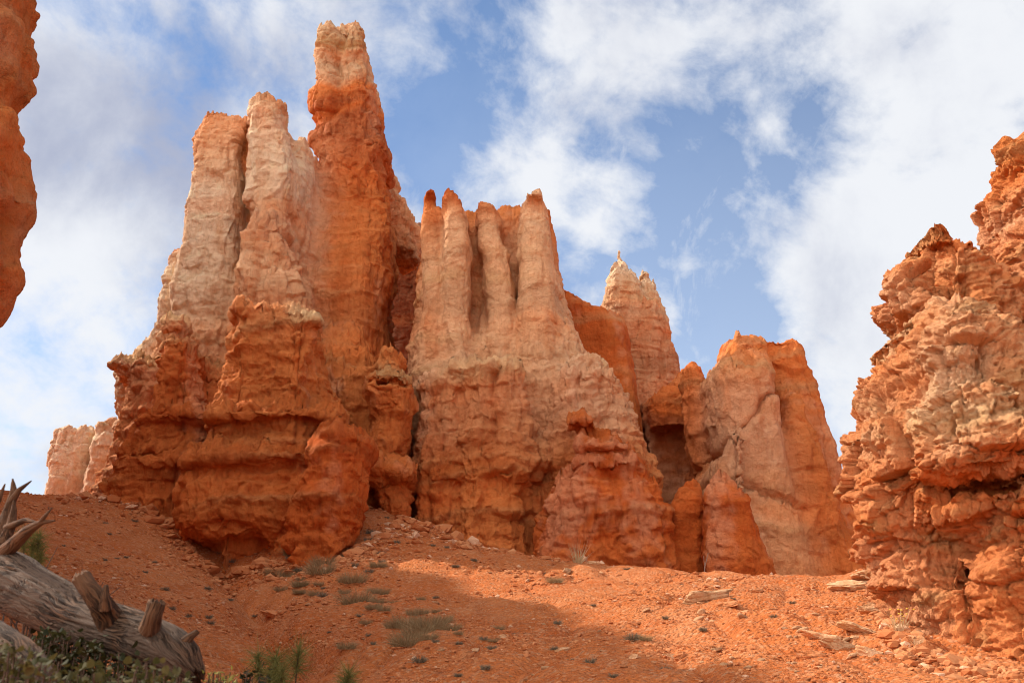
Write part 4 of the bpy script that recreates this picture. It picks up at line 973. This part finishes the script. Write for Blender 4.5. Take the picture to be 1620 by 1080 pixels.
    me.materials.append(m)
    tag(link('gravel', me), 'loose red and pale gravel scattered over the slope', 'gravel', None, 'stuff')
    print('stones', round(time.time() - T0, 1))


# ------------------------------------------------------------------ plants
def leaf_mat(name, c1, c2, trans=0.0, rough=0.7, s=9):
    m = bpy.data.materials.new(name); m.use_nodes = True
    t = NT(m.node_tree); b = t.n['Principled BSDF']
    tc = t.new('ShaderNodeTexCoord').outputs['Object']
    vo = t.noise(tc, s, 3, 0.6); ri = t.new('ShaderNodeNewGeometry').outputs['Random Per Island']
    c = t.mix(t.math('ADD', t.math('MULTIPLY', ri, 0.7), t.rng(vo, .3, .7, -.2, .4), clamp=True), c1, c2)
    t.l.new(c, b.inputs['Base Color']); b.inputs['Roughness'].default_value = rough
    b.inputs['Specular IOR Level'].default_value = 0.2
    if trans:
        tr = t.new('ShaderNodeBsdfTranslucent'); t.l.new(c, tr.inputs[0])
        mx = t.new('ShaderNodeMixShader'); mx.inputs[0].default_value = trans
        t.l.new(b.outputs[0], mx.inputs[1]); t.l.new(tr.outputs[0], mx.inputs[2])
        t.l.new(mx.outputs[0], t.n['Material Output'].inputs[0])
    return m

def blades(n, rs, h, spread, width, lean, curl=0.5, seg=3):
    """tuft of tapering blades -> v, f (quads)"""
    V = []; F = []
    for i in range(n):
        a = rs.uniform(0, 6.283); r0 = spread * math.sqrt(rs.rand()) * 0.6
        p = np.array([math.cos(a) * r0, math.sin(a) * r0, -0.02 * h])
        a2 = a + rs.normal(0, .6); L = h * rs.uniform(.5, 1.1); ln = abs(rs.normal(0, lean)) + 0.05
        d = np.array([math.cos(a2) * math.sin(ln), math.sin(a2) * math.sin(ln), math.cos(ln)])
        s = np.cross(d, [rs.normal(), rs.normal(), .2]); s /= np.linalg.norm(s)
        b = len(V)
        for k in range(seg + 1):
            t = k / seg; w = width * (1 - 0.85 * t)
            q = p + d * L * t + np.array([math.cos(a2), math.sin(a2), -0.5]) * curl * L * t * t * rs.uniform(.2, .5)
            V.append(q - s * w / 2); V.append(q + s * w / 2)
        for k in range(seg): F.append([b + 2 * k, b + 2 * k + 1, b + 2 * k + 3, b + 2 * k + 2])
    return np.array(V), np.array(F)

def tube(pts, rads, sides=8, closed=True):
    """lofted tube through points -> v, f (quads)"""
    pts = np.array(pts, float); n = len(pts)
    tg = np.gradient(pts, axis=0); tg /= np.linalg.norm(tg, axis=1)[:, None]
    up = np.array([0.13, 0.21, 1.0]); V = []
    if abs(tg[0] @ (up / np.linalg.norm(up))) > .9: up = np.array([1.0, .2, .1])
    for i in range(n):
        s = np.cross(tg[i], up); s /= np.linalg.norm(s); u = np.cross(s, tg[i])
        a = np.linspace(0, 2 * math.pi, sides, endpoint=False)
        V.append(pts[i] + rads[i] * (np.cos(a)[:, None] * s + np.sin(a)[:, None] * u))
    V = np.concatenate(V); j = np.arange(sides); j2 = (j + 1) % sides
    F = np.concatenate([np.stack([i * sides + j, i * sides + j2, (i + 1) * sides + j2, (i + 1) * sides + j], 1) for i in range(n - 1)])
    if closed:
        V = np.vstack([V, pts[0], pts[-1]]); c0 = len(V) - 2
        e0 = np.stack([j2[::2], j[::2], np.full(len(j[::2]), c0), (j2[::2] + 1) % sides], 1)[:, [2, 1, 0, 3]]
        e1 = np.stack([np.full(len(j[::2]), c0 + 1), (n - 1) * sides + j[::2], (n - 1) * sides + j2[::2], (n - 1) * sides + (j2[::2] + 1) % sides], 1)
        F = np.concatenate([F, e0[:, ::-1], e1])
    return V, F

def merge(parts):
    V = []; F = []; b = 0
    for v, f in parts:
        V.append(v); F.append(f + b); b += len(v)
    return np.concatenate(V), np.concatenate(F)

SAGE = [(368, 884, 17), (423, 892, 16), (475, 897, 24), (463, 878, 28), (561, 895, 18), (584, 905, 18), (604, 892, 14), (510, 939, 20), (571, 966, 18), (586, 828, 20), (584, 851, 20),
        (602, 871, 16), (628, 854, 13), (658, 844, 9), (685, 858, 11), (707, 862, 10), (720, 887, 15), (750, 882, 12), (690, 929, 13), (590, 1024, 12), (583, 1007, 12), (545, 882, 16), (512, 920, 12),
        (664, 1042, 26), (689, 1015, 15), (725, 1064, 14), (726, 1014, 16), (328, 930, 12), (364, 946, 14), (331, 968, 14), (405, 958, 12), (521, 999, 10), (360, 873, 12), (612, 815, 9),
        (721, 887, 14), (749, 882, 11), (838, 919, 10), (860, 896, 9), (992, 897, 12), (1052, 970, 13), (882, 972, 16), (1000, 1004, 28), (765, 999, 18), (779, 1016, 20), (768, 1053, 22), (725, 1064, 16),
        (934, 1046, 20), (970, 1064, 20), (1052, 1050, 18), (1113, 993, 16), (1077, 916, 11), (876, 1013, 15), (939, 953, 10), (812, 981, 9), (1078, 916, 11), (1253, 943, 14), (1224, 975, 15), (1112, 992, 12),
        (167, 826, 9), (173, 843, 10), (186, 874, 9), (200, 875, 9), (167, 882, 10), (245, 881, 10), (187, 912, 13), (261, 932, 16), (329, 930, 14), (299, 966, 14), (334, 971, 14), (349, 873, 12), (272, 962, 14),
        (213, 822, 12), (80, 795, 10), (230, 902, 10), (100, 866, 8), (295, 968, 9), (1160, 948, 9), (905, 1020, 8), (845, 995, 9)]
GRASS = [(508, 905, 36), (560, 919, 30), (565, 943, 38), (645, 978, 36), (677, 988, 44), (645, 1012, 40), (716, 990, 22), (512, 890, 30), (464, 874, 26), (598, 895, 20), (1020, 1003, 16), (548, 1028, 22),
         (878, 920, 18), (700, 975, 24), (660, 1000, 36)]

def build_plants():
    rs = np.random.RandomState(11)
    MS = leaf_mat('sage_leaf', (0.14, 0.10, 0.06), (0.34, 0.26, 0.165))
    MG = leaf_mat('dry_grass_blade', (0.26, 0.17, 0.08), (0.48, 0.34, 0.17), 0.2)
    MST = leaf_mat('straw_blade', (0.50, 0.34, 0.17), (0.68, 0.50, 0.28), 0.2)
    sv = [mesh_np('sagebrush_tuft', *blades(170, rs, 0.7, 0.6, 0.055, 0.65, 0.35), MS) for _ in range(5)]
    gv = [mesh_np('grass_clump', *blades(420, rs, 0.8, 0.85, 0.022, 0.5, 0.5), MG) for _ in range(4)]
    # every tuft is singled out by its neighbourhood
    def zone(px, py):
        if px < 340 and py < 900: return 'high on the left red slope'
        if px < 345: return 'low on the left red slope'
        if px < 520 and py < 900: return 'at the foot of the wide red buttress'
        if px < 520: return 'along the gully left of the grass patch'
        if px < 640 and py < 880: return 'beside the foot of the front slab'
        if py < 900 and px < 800: return 'just under the shaded crest'
        if px < 760: return 'around the dry grass patch in the middle'
        if py < 925: return 'on the sunlit crest'
        if px < 1100: return 'on the shaded middle slope'
        return 'on the right slope near the slabs'
    done = {}
    for k, (px, py, w) in enumerate(SAGE):
        x, y, z = (q[0] for q in hit(px, py + w * 0.15))
        if y > 42: continue
        o = link('sagebrush_tuft', sv[k % 5], None, (x, y, z)); r = w * y / 1575 * 0.72
        o.scale = (r, r, r * rs.uniform(.7, 1.0)); o.rotation_euler = (0, 0, rs.uniform(0, 6))
        size = 'tiny' if w < 12 else 'small' if w < 17 else 'larger'
        tag(o, '%s grey sagebrush tuft %s' % (size, zone(px, py)), 'shrub', '%s grey tufts %s' % (size, zone(px, py)))
    names = ['wide tan grass clump left in the dry patch by the red buttress', 'tan grass clump above the middle of the dry patch', 'round tan grass clump in the middle of the slope', 'upper grass clump of the lower dry patch',
             'largest grass clump of the lower dry patch', 'lowest grass clump of the lower dry patch', 'right end grass clump of the lower dry patch', 'grass clump touching the foot of the red buttress', 'pale grass clump left of the red buttress foot',
             'small grass clump right of the upper patch', 'dry grass wisp right of the sagebrush on the middle slope', 'faint grass clump low in the gully', 'straw clump beside the cream slab on the crest', 'grass clump at the top of the lower dry patch', 'grass clump between the others in the lower dry patch']
    for k, (px, py, w) in enumerate(GRASS):
        x, y, z = (q[0] for q in hit(px, py + w * 0.2))
        o = link('grass_clump', gv[k % 4], None, (x, y, z)); r = w * y / 1575 * 0.85
        r *= 1.25; o.scale = (r, r, r * 0.8); o.rotation_euler = (0, 0, rs.uniform(0, 6))
        tag(o, names[k], 'grass', 'dry grass clumps on the slope')
    for k in range(34):          # small dry tufts strung along the gully
        u = rs.rand(); px = 400 + 330 * u + rs.normal(0, 38); py = 892 + 105 * u + rs.normal(0, 20); w = rs.uniform(10, 24)
        if py < 884: continue
        x, y, z = (q[0] for q in hit(px, py))
        if y > 33: continue
        o = link('grass_clump', gv[k % 4], None, (x, y, z)); r = w * y / 1575
        o.scale = (r, r, r * 0.8); o.rotation_euler = (0, 0, rs.uniform(0, 6))
        tag(o, 'small dry grass tuft strung along the gully between the larger clumps', 'grass', 'small dry tufts along the gully')
    for px, py, hh, nn, lab in ((914, 889, 30, 60, 'tall straw-coloured grass tuft on the skyline of the crest'), (1048, 897, 15, 24, 'short straw tuft on the crest near the small red fin'),
                                (1425, 1010, 40, 50, 'thin straw grass with yellow flowers at the foot of the near right outcrop'), (1455, 1030, 26, 40, 'low dry grass against the leg of the near right outcrop')):
        x, y, z = (q[0] for q in hit(px, py))
        s = hh * y / 1575
        flower = 'flowers' in lab
        me = mesh_np('grass_tuft', *blades(nn, rs, s * 1.2, s * .35, s * 0.035, 0.35, 0.3), MST)
        if flower:
            root = bpy.data.objects.new('flowering_grass', None); C.objects.link(root); root.location = (x, y, z); tag(root, lab, 'grass')
            link('stems', me, root)
            fm = leaf_mat('yellow_petal', (0.75, 0.45, 0.04), (0.85, 0.62, 0.10))
            P = []
            V, F = ico(1)
            for _ in range(14):
                c = np.array([rs.normal(0, s * .3), rs.normal(0, s * .3), s * rs.uniform(.5, 1.0)])
                P.append((V * s * 0.05 * np.array([1, 1, .5]) + c, F))
            link('flowers', mesh_np('flowers', *merge(P), fm), root)
        else:
            tag(link('grass_tuft', me, None, (x, y, z)), lab, 'grass')
    # thin bare twig in the crack between the fins
    tw = leaf_mat('grey_twig', (0.30, 0.20, 0.13), (0.45, 0.33, 0.24))
    x, y, z = (q[0] for q in hit(1112, 906)); x, y, z2 = (float(q) for q in PW(1112, 908, 33.5))
    P = [tube([(x, y, z2 - .4), (x + .08, y, z2 + .25), (x + .22, y, z2 + .7)], [.02, .016, .008], 5, False), tube([(x + .08, y, z2 + .25), (x + .05, y, z2 + .6)], [.012, .006], 5, False)]
    tag(link('bare_twig', mesh_np('bare_twig', *merge(P), tw)), 'thin pale bare twig at the foot of the dark vertical crack', 'twig')
    print('plants', round(time.time() - T0, 1))


# ------------------------------------------------------------------ foreground log and bushes
def wood_material(name='weathered_wood', warm=0.0):
    m = bpy.data.materials.new(name); m.use_nodes = True
    t = NT(m.node_tree); b = t.n['Principled BSDF']
    uv = t.new('ShaderNodeUVMap', uv_map='grain').outputs[0]       # u along the grain, v around
    tc = t.new('ShaderNodeTexCoord').outputs['Object']
    w = t.noise(tc, 7, 4, 0.5)
    wv = t.vmath('ADD', uv, t.vmath('SCALE', t.new('ShaderNodeTexNoise').outputs[1], scale=0.0))
    nn = t.new('ShaderNodeTexNoise'); nn.inputs['Scale'].default_value = 5.0; nn.inputs['Detail'].default_value = 3; t.l.new(tc, nn.inputs['Vector'])
    off = t.vmath('SCALE', t.vmath('SUBTRACT', nn.outputs[1], (0.5, 0.5, 0.5)), scale=0.16)
    g = t.vmath('MULTIPLY', t.vmath('ADD', uv, off), (1.6, 26, 1))
    gr = t.noise(g, 2.2, 8, 0.62, 0.4); gr2 = t.noise(t.vmath('MULTIPLY', g, (1, 3.2, 1)), 2.0, 6, 0.6)
    crk = t.math('ABSOLUTE', t.math('SUBTRACT', gr, 0.5))
    crack = t.rng(crk, 0.0, 0.035, 1.0, 0.0, True)
    crack = t.math('MULTIPLY', crack, t.rng(w, 0.42, 0.6))
    c = t.mix(t.rng(gr2, 0.3, 0.7), (0.05, 0.026, 0.016), (0.20, 0.128, 0.085))
    c = t.mix(t.rng(w, 0.5, 0.72, 0, 0.75 + warm * .2), c, (0.22, 0.10, 0.045))
    if warm: c = t.mix(warm * 0.8, c, (0.20, 0.085, 0.034))
    c = t.mix(crack, c, (0.05, 0.03, 0.02))
    t.l.new(c, b.inputs['Base Color']); b.inputs['Roughness'].default_value = 0.85; b.inputs['Specular IOR Level'].default_value = 0.2
    hgt = t.math('SUBTRACT', t.math('ADD', t.math('MULTIPLY', gr, 0.7), t.math('MULTIPLY', gr2, 0.5)), t.math('MULTIPLY', crack, 0.9))
    bu = t.new('ShaderNodeBump'); bu.inputs['Strength'].default_value = 1.0; bu.inputs['Distance'].default_value = 0.012
    t.l.new(hgt, bu.inputs['Height']); t.l.new(bu.outputs[0], b.inputs['Normal'])
    return m

def wood_limb(name, mat, pts, rads, parent=None, n=160, sides=96, gnarl=1.0, broken=True, seed=0):
    """twisting weathered limb with grain ridges as real relief and a UV along the grain"""
    pts = np.array(pts, float); rads = np.array(rads, float)
    dd = np.r_[0, np.cumsum(np.linalg.norm(np.diff(pts, axis=0), axis=1))]; L = dd[-1]
    # smooth resample
    t = np.linspace(0, 1, n)
    k = np.linspace(0, 1, 400)
    pk = np.stack([np.interp(k * L, dd, pts[:, c]) for c in range(3)], 1); rk = np.interp(k * L, dd, rads)
    ker = np.hanning(61); ker /= ker.sum()
    def sm(a):
        a2 = np.concatenate([2 * a[:1] - a[1:31][::-1], a, 2 * a[-1:] - a[-31:-1][::-1]]); return np.convolve(a2, ker, 'valid')
    pk = np.stack([sm(pk[:, c]) for c in range(3)], 1); rk = sm(rk)
    P = np.stack([np.interp(t, k, pk[:, c]) for c in range(3)], 1); Rr = np.interp(t, k, rk)
    tg = np.gradient(P, axis=0); tg /= np.linalg.norm(tg, axis=1)[:, None]
    up = np.array([0.1, 0.05, 1.0]) if abs(tg[n // 2][2]) < .85 else np.array([1.0, .1, .1])
    a = np.linspace(0, 2 * math.pi, sides, endpoint=False)
    V = np.zeros((n, sides, 3)); Nn = np.zeros((n, sides, 3))
    for i in range(n):
        s = np.cross(tg[i], up); s /= np.linalg.norm(s); u = np.cross(s, tg[i])
        r = np.cos(a)[:, None] * s + np.sin(a)[:, None] * u
        V[i] = P[i] + Rr[i] * r; Nn[i] = r
    # relief measured in grain space: (along, around)
    al = np.repeat(t * L, sides); an = np.tile(a, n); rm = np.repeat(Rr, sides)
    g = np.stack([al * 1.4 / max(rads.max(), .02) * .1 + seed, np.cos(an) * 2.2 + seed, np.sin(an) * 2.2], 1)
    w = V.reshape(-1, 3)
    warp = 0.9 * pn(w, 4.0, seed + 1)
    g2 = g * np.array([1.4, 2.6, 2.6]) + warp[:, None] * np.array([0.2, .6, .6])
    ridg = fbm(g2 + 3, (1, 2.2, 2.2), seed + 4, 4, 0.6)
    lump = fbm(w, 3.2, seed + 8, 2); deep = ss(0.07, 0.0, np.abs(pn(g2, (.5, 1.3, 1.3), seed + 12)))
    d = rm * (0.16 * lump * gnarl + 0.10 * ridg - 0.11 * deep)
    end = np.repeat(1 - t, sides)
    if broken:
        jag = fbm(np.stack([np.cos(an) * 2.5, np.sin(an) * 2.5, 0 * an + seed], 1), 1.5, seed + 20, 3)
        d -= rm * ss(0.05, 0.0, end) * (0.35 + 0.6 * jag)
    V = V.reshape(-1, 3) + Nn.reshape(-1, 3) * d[:, None]
    if broken:
        sh = (ss(0.10, 0.0, end) * jag * rm * 0.9)[:, None]; V = V + np.repeat(tg, sides, 0) * sh
    j = np.arange(sides); j2 = (j + 1) % sides
    F = np.concatenate([np.stack([i * sides + j, i * sides + j2, (i + 1) * sides + j2, (i + 1) * sides + j], 1) for i in range(n - 1)])
    # splintered end caps: inner rings sunk into the limb
    last = (n - 1) * sides; c = V[last:].mean(0); extra = []; ef = []
    prev = last + j
    base = len(V)
    for q, (sc, dp) in enumerate(((.75, -.15), (.4, -.35), (.08, -.4))):
        ring = c + (V[last:] - c) * sc + tg[-1] * (Rr[-1] * dp) + 0.12 * Rr[-1] * _r.normal(size=(sides, 1)) * tg[-1]
        extra.append(ring); cur = base + q * sides + j
        ef.append(np.stack([prev[j], prev[j2], cur[j2], cur[j]], 1)); prev = cur
    c0 = V[:sides].mean(0); ring = c0 + (V[:sides] - c0) * 0.05; extra.append(ring); cur = base + 3 * sides + j
    ef.append(np.stack([j2, j, cur[j], cur[j2]], 1))
    V = np.concatenate([V] + extra); F = np.concatenate([F] + ef)
    me = mesh_np(name, V, F, mat)
    uvl = me.uv_layers.new(name='grain')
    uu = np.r_[al, np.full(4 * sides, L)]; vv = np.r_[(np.abs(an / math.pi - 1)) * max(rads.max(), .03) * 3, np.tile(np.abs(a / math.pi - 1) * .2, 4)]
    li = F.ravel(); uvl.data.foreach_set('uv', np.stack([uu[li], vv[li]], 1).astype(np.float32).ravel())
    o = link(name, me, parent)
    return o

def Q3(px, py, Y): return [float(q) for q in PW(px, py, Y)]

def build_log():
    W1 = wood_material('weathered_grey_wood'); W2 = wood_material('weathered_brown_wood', 0.75)
    root = bpy.data.objects.new('fallen_log', None); C.objects.link(root)
    root.location = (0, 0, 0)
    tag(root, 'weathered grey fallen log with broken stubs and upturned dead branches in the lower left corner', 'log')
    k = 1 / 1575
    wood_limb('trunk', W1, [Q3(-170, 880, 3.9), Q3(-60, 898, 3.7), Q3(10, 918, 3.6), Q3(70, 950, 3.5), Q3(130, 982, 3.4), Q3(200, 1006, 3.3), Q3(255, 1022, 3.25), Q3(295, 1048, 3.2), Q3(312, 1072, 3.18)],
              [r * 3.45 * k for r in (49, 47, 44, 40, 39, 38, 35, 29, 20)], root, 300, 150, seed=1.3)
    wood_limb('branch_stub', W2, [Q3(178, 985, 3.28), Q3(160, 955, 3.22), Q3(140, 930, 3.2), Q3(126, 908, 3.2)], [0.046, 0.034, 0.028, 0.029], root, 60, 64, 1.5, seed=5.1)
    wood_limb('branch_stub', W2, [Q3(168, 962, 3.2), Q3(166, 945, 3.18), Q3(168, 925, 3.18)], [0.022, 0.014, 0.007], root, 30, 32, 1.2, seed=6.1)
    wood_limb('branch_stub', W2, [Q3(236, 995, 3.2), Q3(243, 972, 3.16), Q3(248, 951, 3.16)], [0.034, 0.026, 0.028], root, 50, 64, 1.3, seed=7.7)
    wood_limb('branch_stub', W2, [Q3(290, 1018, 3.2), Q3(302, 1006, 3.2), Q3(313, 998, 3.2)], [0.022, 0.012, 0.008], root, 30, 32, 1.0, seed=8.2)
    wood_limb('dead_branch', W2, [Q3(-30, 905, 3.75), Q3(-5, 850, 3.8), Q3(12, 812, 3.85), Q3(22, 780, 3.85), Q3(20, 757, 3.85)], [0.0324, 0.0245, 0.0202, 0.0144, 0.0043], root, 80, 48, 1.2, seed=9.1)
    wood_limb('dead_branch', W2, [Q3(14, 800, 3.85), Q3(30, 775, 3.83), Q3(50, 760, 3.8)], [0.0158, 0.0094, 0.0022], root, 40, 32, 1.0, seed=10.1)
    wood_limb('dead_branch', W2, [Q3(-20, 820, 3.8), Q3(-2, 790, 3.8), Q3(8, 765, 3.8)], [0.0144, 0.0101, 0.0029], root, 40, 32, 1.0, seed=10.9)
    wood_limb('dead_branch', W2, [Q3(-6, 885, 3.6), Q3(20, 862, 3.55), Q3(45, 838, 3.5), Q3(65, 826, 3.48), Q3(88, 823, 3.45)], [0.0324, 0.0259, 0.0187, 0.0094, 0.0022], root, 70, 48, 1.2, seed=11.1)
    wood_limb('dead_branch', W2, [Q3(5, 860, 3.7), Q3(18, 830, 3.7), Q3(22, 805, 3.7), Q3(22, 790, 3.7)], [0.0216, 0.0173, 0.0101, 0.0029], root, 50, 40, 1.2, seed=12.1)
    wood_limb('dead_branch', W2, [Q3(62, 828, 3.48), Q3(72, 815, 3.46), Q3(82, 803, 3.46)], [0.0086, 0.0058, 0.0014], root, 30, 24, 1.0, seed=13.1)
    wood_limb('dead_branch', W2, [Q3(10, 835, 3.7), Q3(40, 822, 3.65), Q3(60, 826, 3.6)], [0.0144, 0.0094, 0.0029], root, 30, 24, 1.0, seed=14.1)
    # second old log lying under it, mostly covered by leaves
    o = wood_limb('fallen_log', W1, [Q3(-160, 1010, 2.9), Q3(-60, 1030, 2.8), Q3(20, 1062, 2.7), Q3(70, 1105, 2.6)], [0.12, 0.11, 0.085, 0.05], None, 120, 96, 0.6, seed=15.5)
    tag(o, 'smooth grey log end half hidden in leaves below the big log, bottom left corner', 'log')

def leaf_cloud(n, rs, centres, size, lw=0.8):
    """oval leaves (8-corner fans as quads) spread on shoots; returns v,f"""
    ang = np.linspace(0, 2 * math.pi, 8, endpoint=False)
    shp = np.stack([np.cos(ang) * 0.5 + 0.5, np.sin(ang) * 0.5 * lw, 0.10 * np.cos(ang * 2)], 1)
    shp = np.vstack([shp])
    fq = np.array([[0, 1, 2, 3], [0, 3, 4, 7], [4, 5, 6, 7]])
    V = []; F = []
    for i in range(n):
        c = centres[rs.randint(len(centres))]
        p = c + rs.normal(0, 1, 3) * 0.0
        a = rs.uniform(0, 6.28); e = rs.uniform(-.2, 1.2)
        d = np.array([math.cos(a) * math.cos(e), math.sin(a) * math.cos(e), math.sin(e)])
        s = np.cross(d, [0, 0, 1]) + rs.normal(0, .3, 3); s -= d * (s @ d); s /= np.linalg.norm(s); u = np.cross(s, d)
        sz = size * rs.uniform(.6, 1.2)
        q = shp * sz
        V.append(p + rs.normal(0, size * .5, 3) + q[:, :1] * d + q[:, 1:2] * s + q[:, 2:] * u); F.append(fq + 8 * i)
    return np.concatenate(V), np.concatenate(F)

def leafy_shrub(name, label, cat, x0, x1, ytop, Y, n, size, mat, stemmat, rs, depth=0.5, hgt=0.5, lw=0.8):
    """low broad-leaved shrub: shoots rising from the ground, leaves on the shoots. ytop: list of (px,py) skyline"""
    root = bpy.data.objects.new(name, None); C.objects.link(root)
    bx, by, bz = Q3((x0 + x1) / 2, 1100, Y); root.location = (bx, by, float(ground(bx, by)[0]))
    o = np.array(root.location)
    st = []; pts = []
    m = max(8, n // 22)
    tops = np.array(ytop, float)
    for i in range(m):
        px = rs.uniform(x0, x1); yy = Y + rs.uniform(-depth, depth)
        tp = np.interp(px, tops[:, 0], tops[:, 1]) + abs(rs.normal(0, 14))
        e = np.array(Q3(px, tp, yy)); b = np.array([e[0] + rs.normal(0, .06), e[1] + rs.normal(0, .06), 0.0]); b[2] = float(ground(b[0], b[1])[0])
        if e[2] < b[2] + 0.08: e[2] = b[2] + 0.08
        mid = (b + e) / 2 + rs.normal(0, .03, 3)
        st.append(tube([b - o, mid - o, e - o], [.003, .0025, .0015], 4, False))
        for q in np.linspace(max(0.0, 1 - 0.34 / max(np.linalg.norm(e - b), .1)), 1, 14):
            pts.append((1 - q) ** 2 * b + 2 * q * (1 - q) * mid + q * q * e - o)
    link('stems', mesh_np('stems', *merge(st), stemmat), root)
    link('foliage', mesh_np('foliage', *leaf_cloud(n, rs, np.array(pts), size, lw), mat), root)
    tag(root, label, cat)
    return root

def needle_cluster(c, d, rs, n, L, w):
    V = []; F = []
    d = np.array(d, float); d /= np.linalg.norm(d)
    for i in range(n):
        q = rs.normal(size=3); q /= np.linalg.norm(q)
        nd = d * rs.uniform(-.2, .7) + q * .95; nd /= np.linalg.norm(nd)
        p = np.array(c) + d * rs.uniform(-.8, .3) * L; s = np.cross(nd, rs.normal(size=3)); s /= np.linalg.norm(s)
        ll = L * rs.uniform(.6, 1); b = len(V)
        V += [p - s * w, p + s * w, p + nd * ll + s * w * .3, p + nd * ll - s * w * .3]; F.append([b, b + 1, b + 2, b + 3])
    return np.array(V), np.array(F)

def pine_sprig(label, shoots, base, rs, mn, ms, L=0.09):
    root = bpy.data.objects.new('pine_seedling', None); C.objects.link(root); root.location = base
    b = np.array(base); st = []; nd = []
    for e, n in shoots:
        e = np.array(e); mid = (b + e) / 2 + np.array([0, 0, .03]); st.append(tube([b * 0, mid - b, e - b], [.008, .006, .003], 5, False))
        nd.append(needle_cluster(e - b, e - mid, rs, n, L, 0.0011))
    link('stem', mesh_np('stem', *merge(st), ms), root)
    link('needles', mesh_np('needles', *merge(nd), mn), root)
    tag(root, label, 'pine')

def build_foreground():
    rs = np.random.RandomState(21)
    build_log()
    MZ = leaf_mat('manzanita_leaf', (0.035, 0.036, 0.010), (0.125, 0.095, 0.03), 0.25, 0.8)
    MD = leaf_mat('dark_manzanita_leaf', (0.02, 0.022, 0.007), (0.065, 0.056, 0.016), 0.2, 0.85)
    MY = leaf_mat('yellow_green_leaf', (0.15, 0.15, 0.025), (0.30, 0.27, 0.05), 0.25)
    MP = leaf_mat('pine_needle', (0.085, 0.085, 0.02), (0.25, 0.225, 0.06), 0.15)
    MB = leaf_mat('brown_twig', (0.06, 0.03, 0.018), (0.14, 0.075, 0.045))
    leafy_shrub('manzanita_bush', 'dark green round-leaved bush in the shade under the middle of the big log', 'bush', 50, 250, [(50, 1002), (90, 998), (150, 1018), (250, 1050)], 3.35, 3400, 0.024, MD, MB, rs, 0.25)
    leafy_shrub('manzanita_bush', 'olive round-leaved bush at the bottom left corner in front of the smaller log', 'bush', -60, 95, [(-60, 1018), (0, 1020), (30, 1030), (95, 1046)], 2.35, 1500, 0.020, MZ, MB, rs, 0.2)
    leafy_shrub('manzanita_bush', 'lighter green bush along the bottom edge below the broken end of the big log', 'bush', 90, 300, [(90, 1062), (150, 1060), (200, 1058), (235, 1046), (262, 1062), (300, 1072)], 2.6, 1900, 0.021, MZ, MB, rs, 0.2)
    leafy_shrub('rabbitbrush', 'yellow-green fine-leaved bush just right of the broken log end', 'bush', 318, 375, [(318, 1070), (340, 1062), (362, 1060), (375, 1072)], 3.3, 1000, 0.016, MY, MB, rs, 0.15, lw=0.3)
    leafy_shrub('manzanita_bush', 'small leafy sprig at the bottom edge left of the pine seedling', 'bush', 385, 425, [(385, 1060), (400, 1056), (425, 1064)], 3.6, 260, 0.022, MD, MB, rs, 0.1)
    g = lambda px, Y: (float(PW(px, 1100, Y)[0]), Y, float(ground(float(PW(px, 1100, Y)[0]), Y)[0]))
    pine_sprig('pine seedling with two needle tufts at the bottom edge right of the log', [(Q3(436, 1050, 4.6), 420), (Q3(472, 1036, 4.6), 330), (Q3(408, 1044, 4.6), 260), (Q3(445, 1068, 4.5), 320), (Q3(425, 1076, 4.5), 260)], g(450, 4.6), rs, MP, MB, 0.10)
    pine_sprig('lone needle tuft poking up at the bottom edge right of the pine seedling', [(Q3(551, 1072, 4.6), 300), (Q3(545, 1085, 4.6), 200)], g(550, 4.6), rs, MP, MB, 0.09)
    pine_sprig('pine sprig behind the upturned branches of the big log', [(Q3(62, 852, 4.4), 260), (Q3(64, 880, 4.4), 220), (Q3(40, 850, 4.4), 220), (Q3(52, 868, 4.4), 200)], g(30, 4.4), rs, MP, MB, 0.07)
    # bare twiggy shrub under the log
    P = []
    b0 = np.array(Q3(30, 1075, 3.75))
    for i in range(26):
        a = rs.uniform(-1.2, 1.2); p = b0 + rs.normal(0, .05, 3); pts = [p]
        dr = np.array([math.sin(a), rs.normal(0, .4), math.cos(a)]) * 0.042
        for k in range(5): dr = dr + rs.normal(0, .015, 3); p = p + dr; pts.append(p)
        P.append(tube(pts, np.linspace(.005, .0015, len(pts)), 4, False))
        for k in (2, 3, 4):
            d2 = rs.normal(0, .05, 3) + [0, 0, .03]; P.append(tube([pts[k], pts[k] + d2, pts[k] + d2 * 1.9], [.0025, .002, .001], 4, False))
    v, f = merge(P); tag(link('bare_shrub', mesh_np('bare_shrub', v - b0, f, MB), None, Vector(b0)), 'leafless dark twiggy shrub under the left part of the big log', 'shrub')
    print('foreground', round(time.time() - T0, 1))

formation_left(); formation_middle(); formation_right(); formation_back(); formation_near(); formation_cliff()
build_ground(); build_stones(); build_plants(); build_foreground()
print('built', round(time.time() - T0, 1))
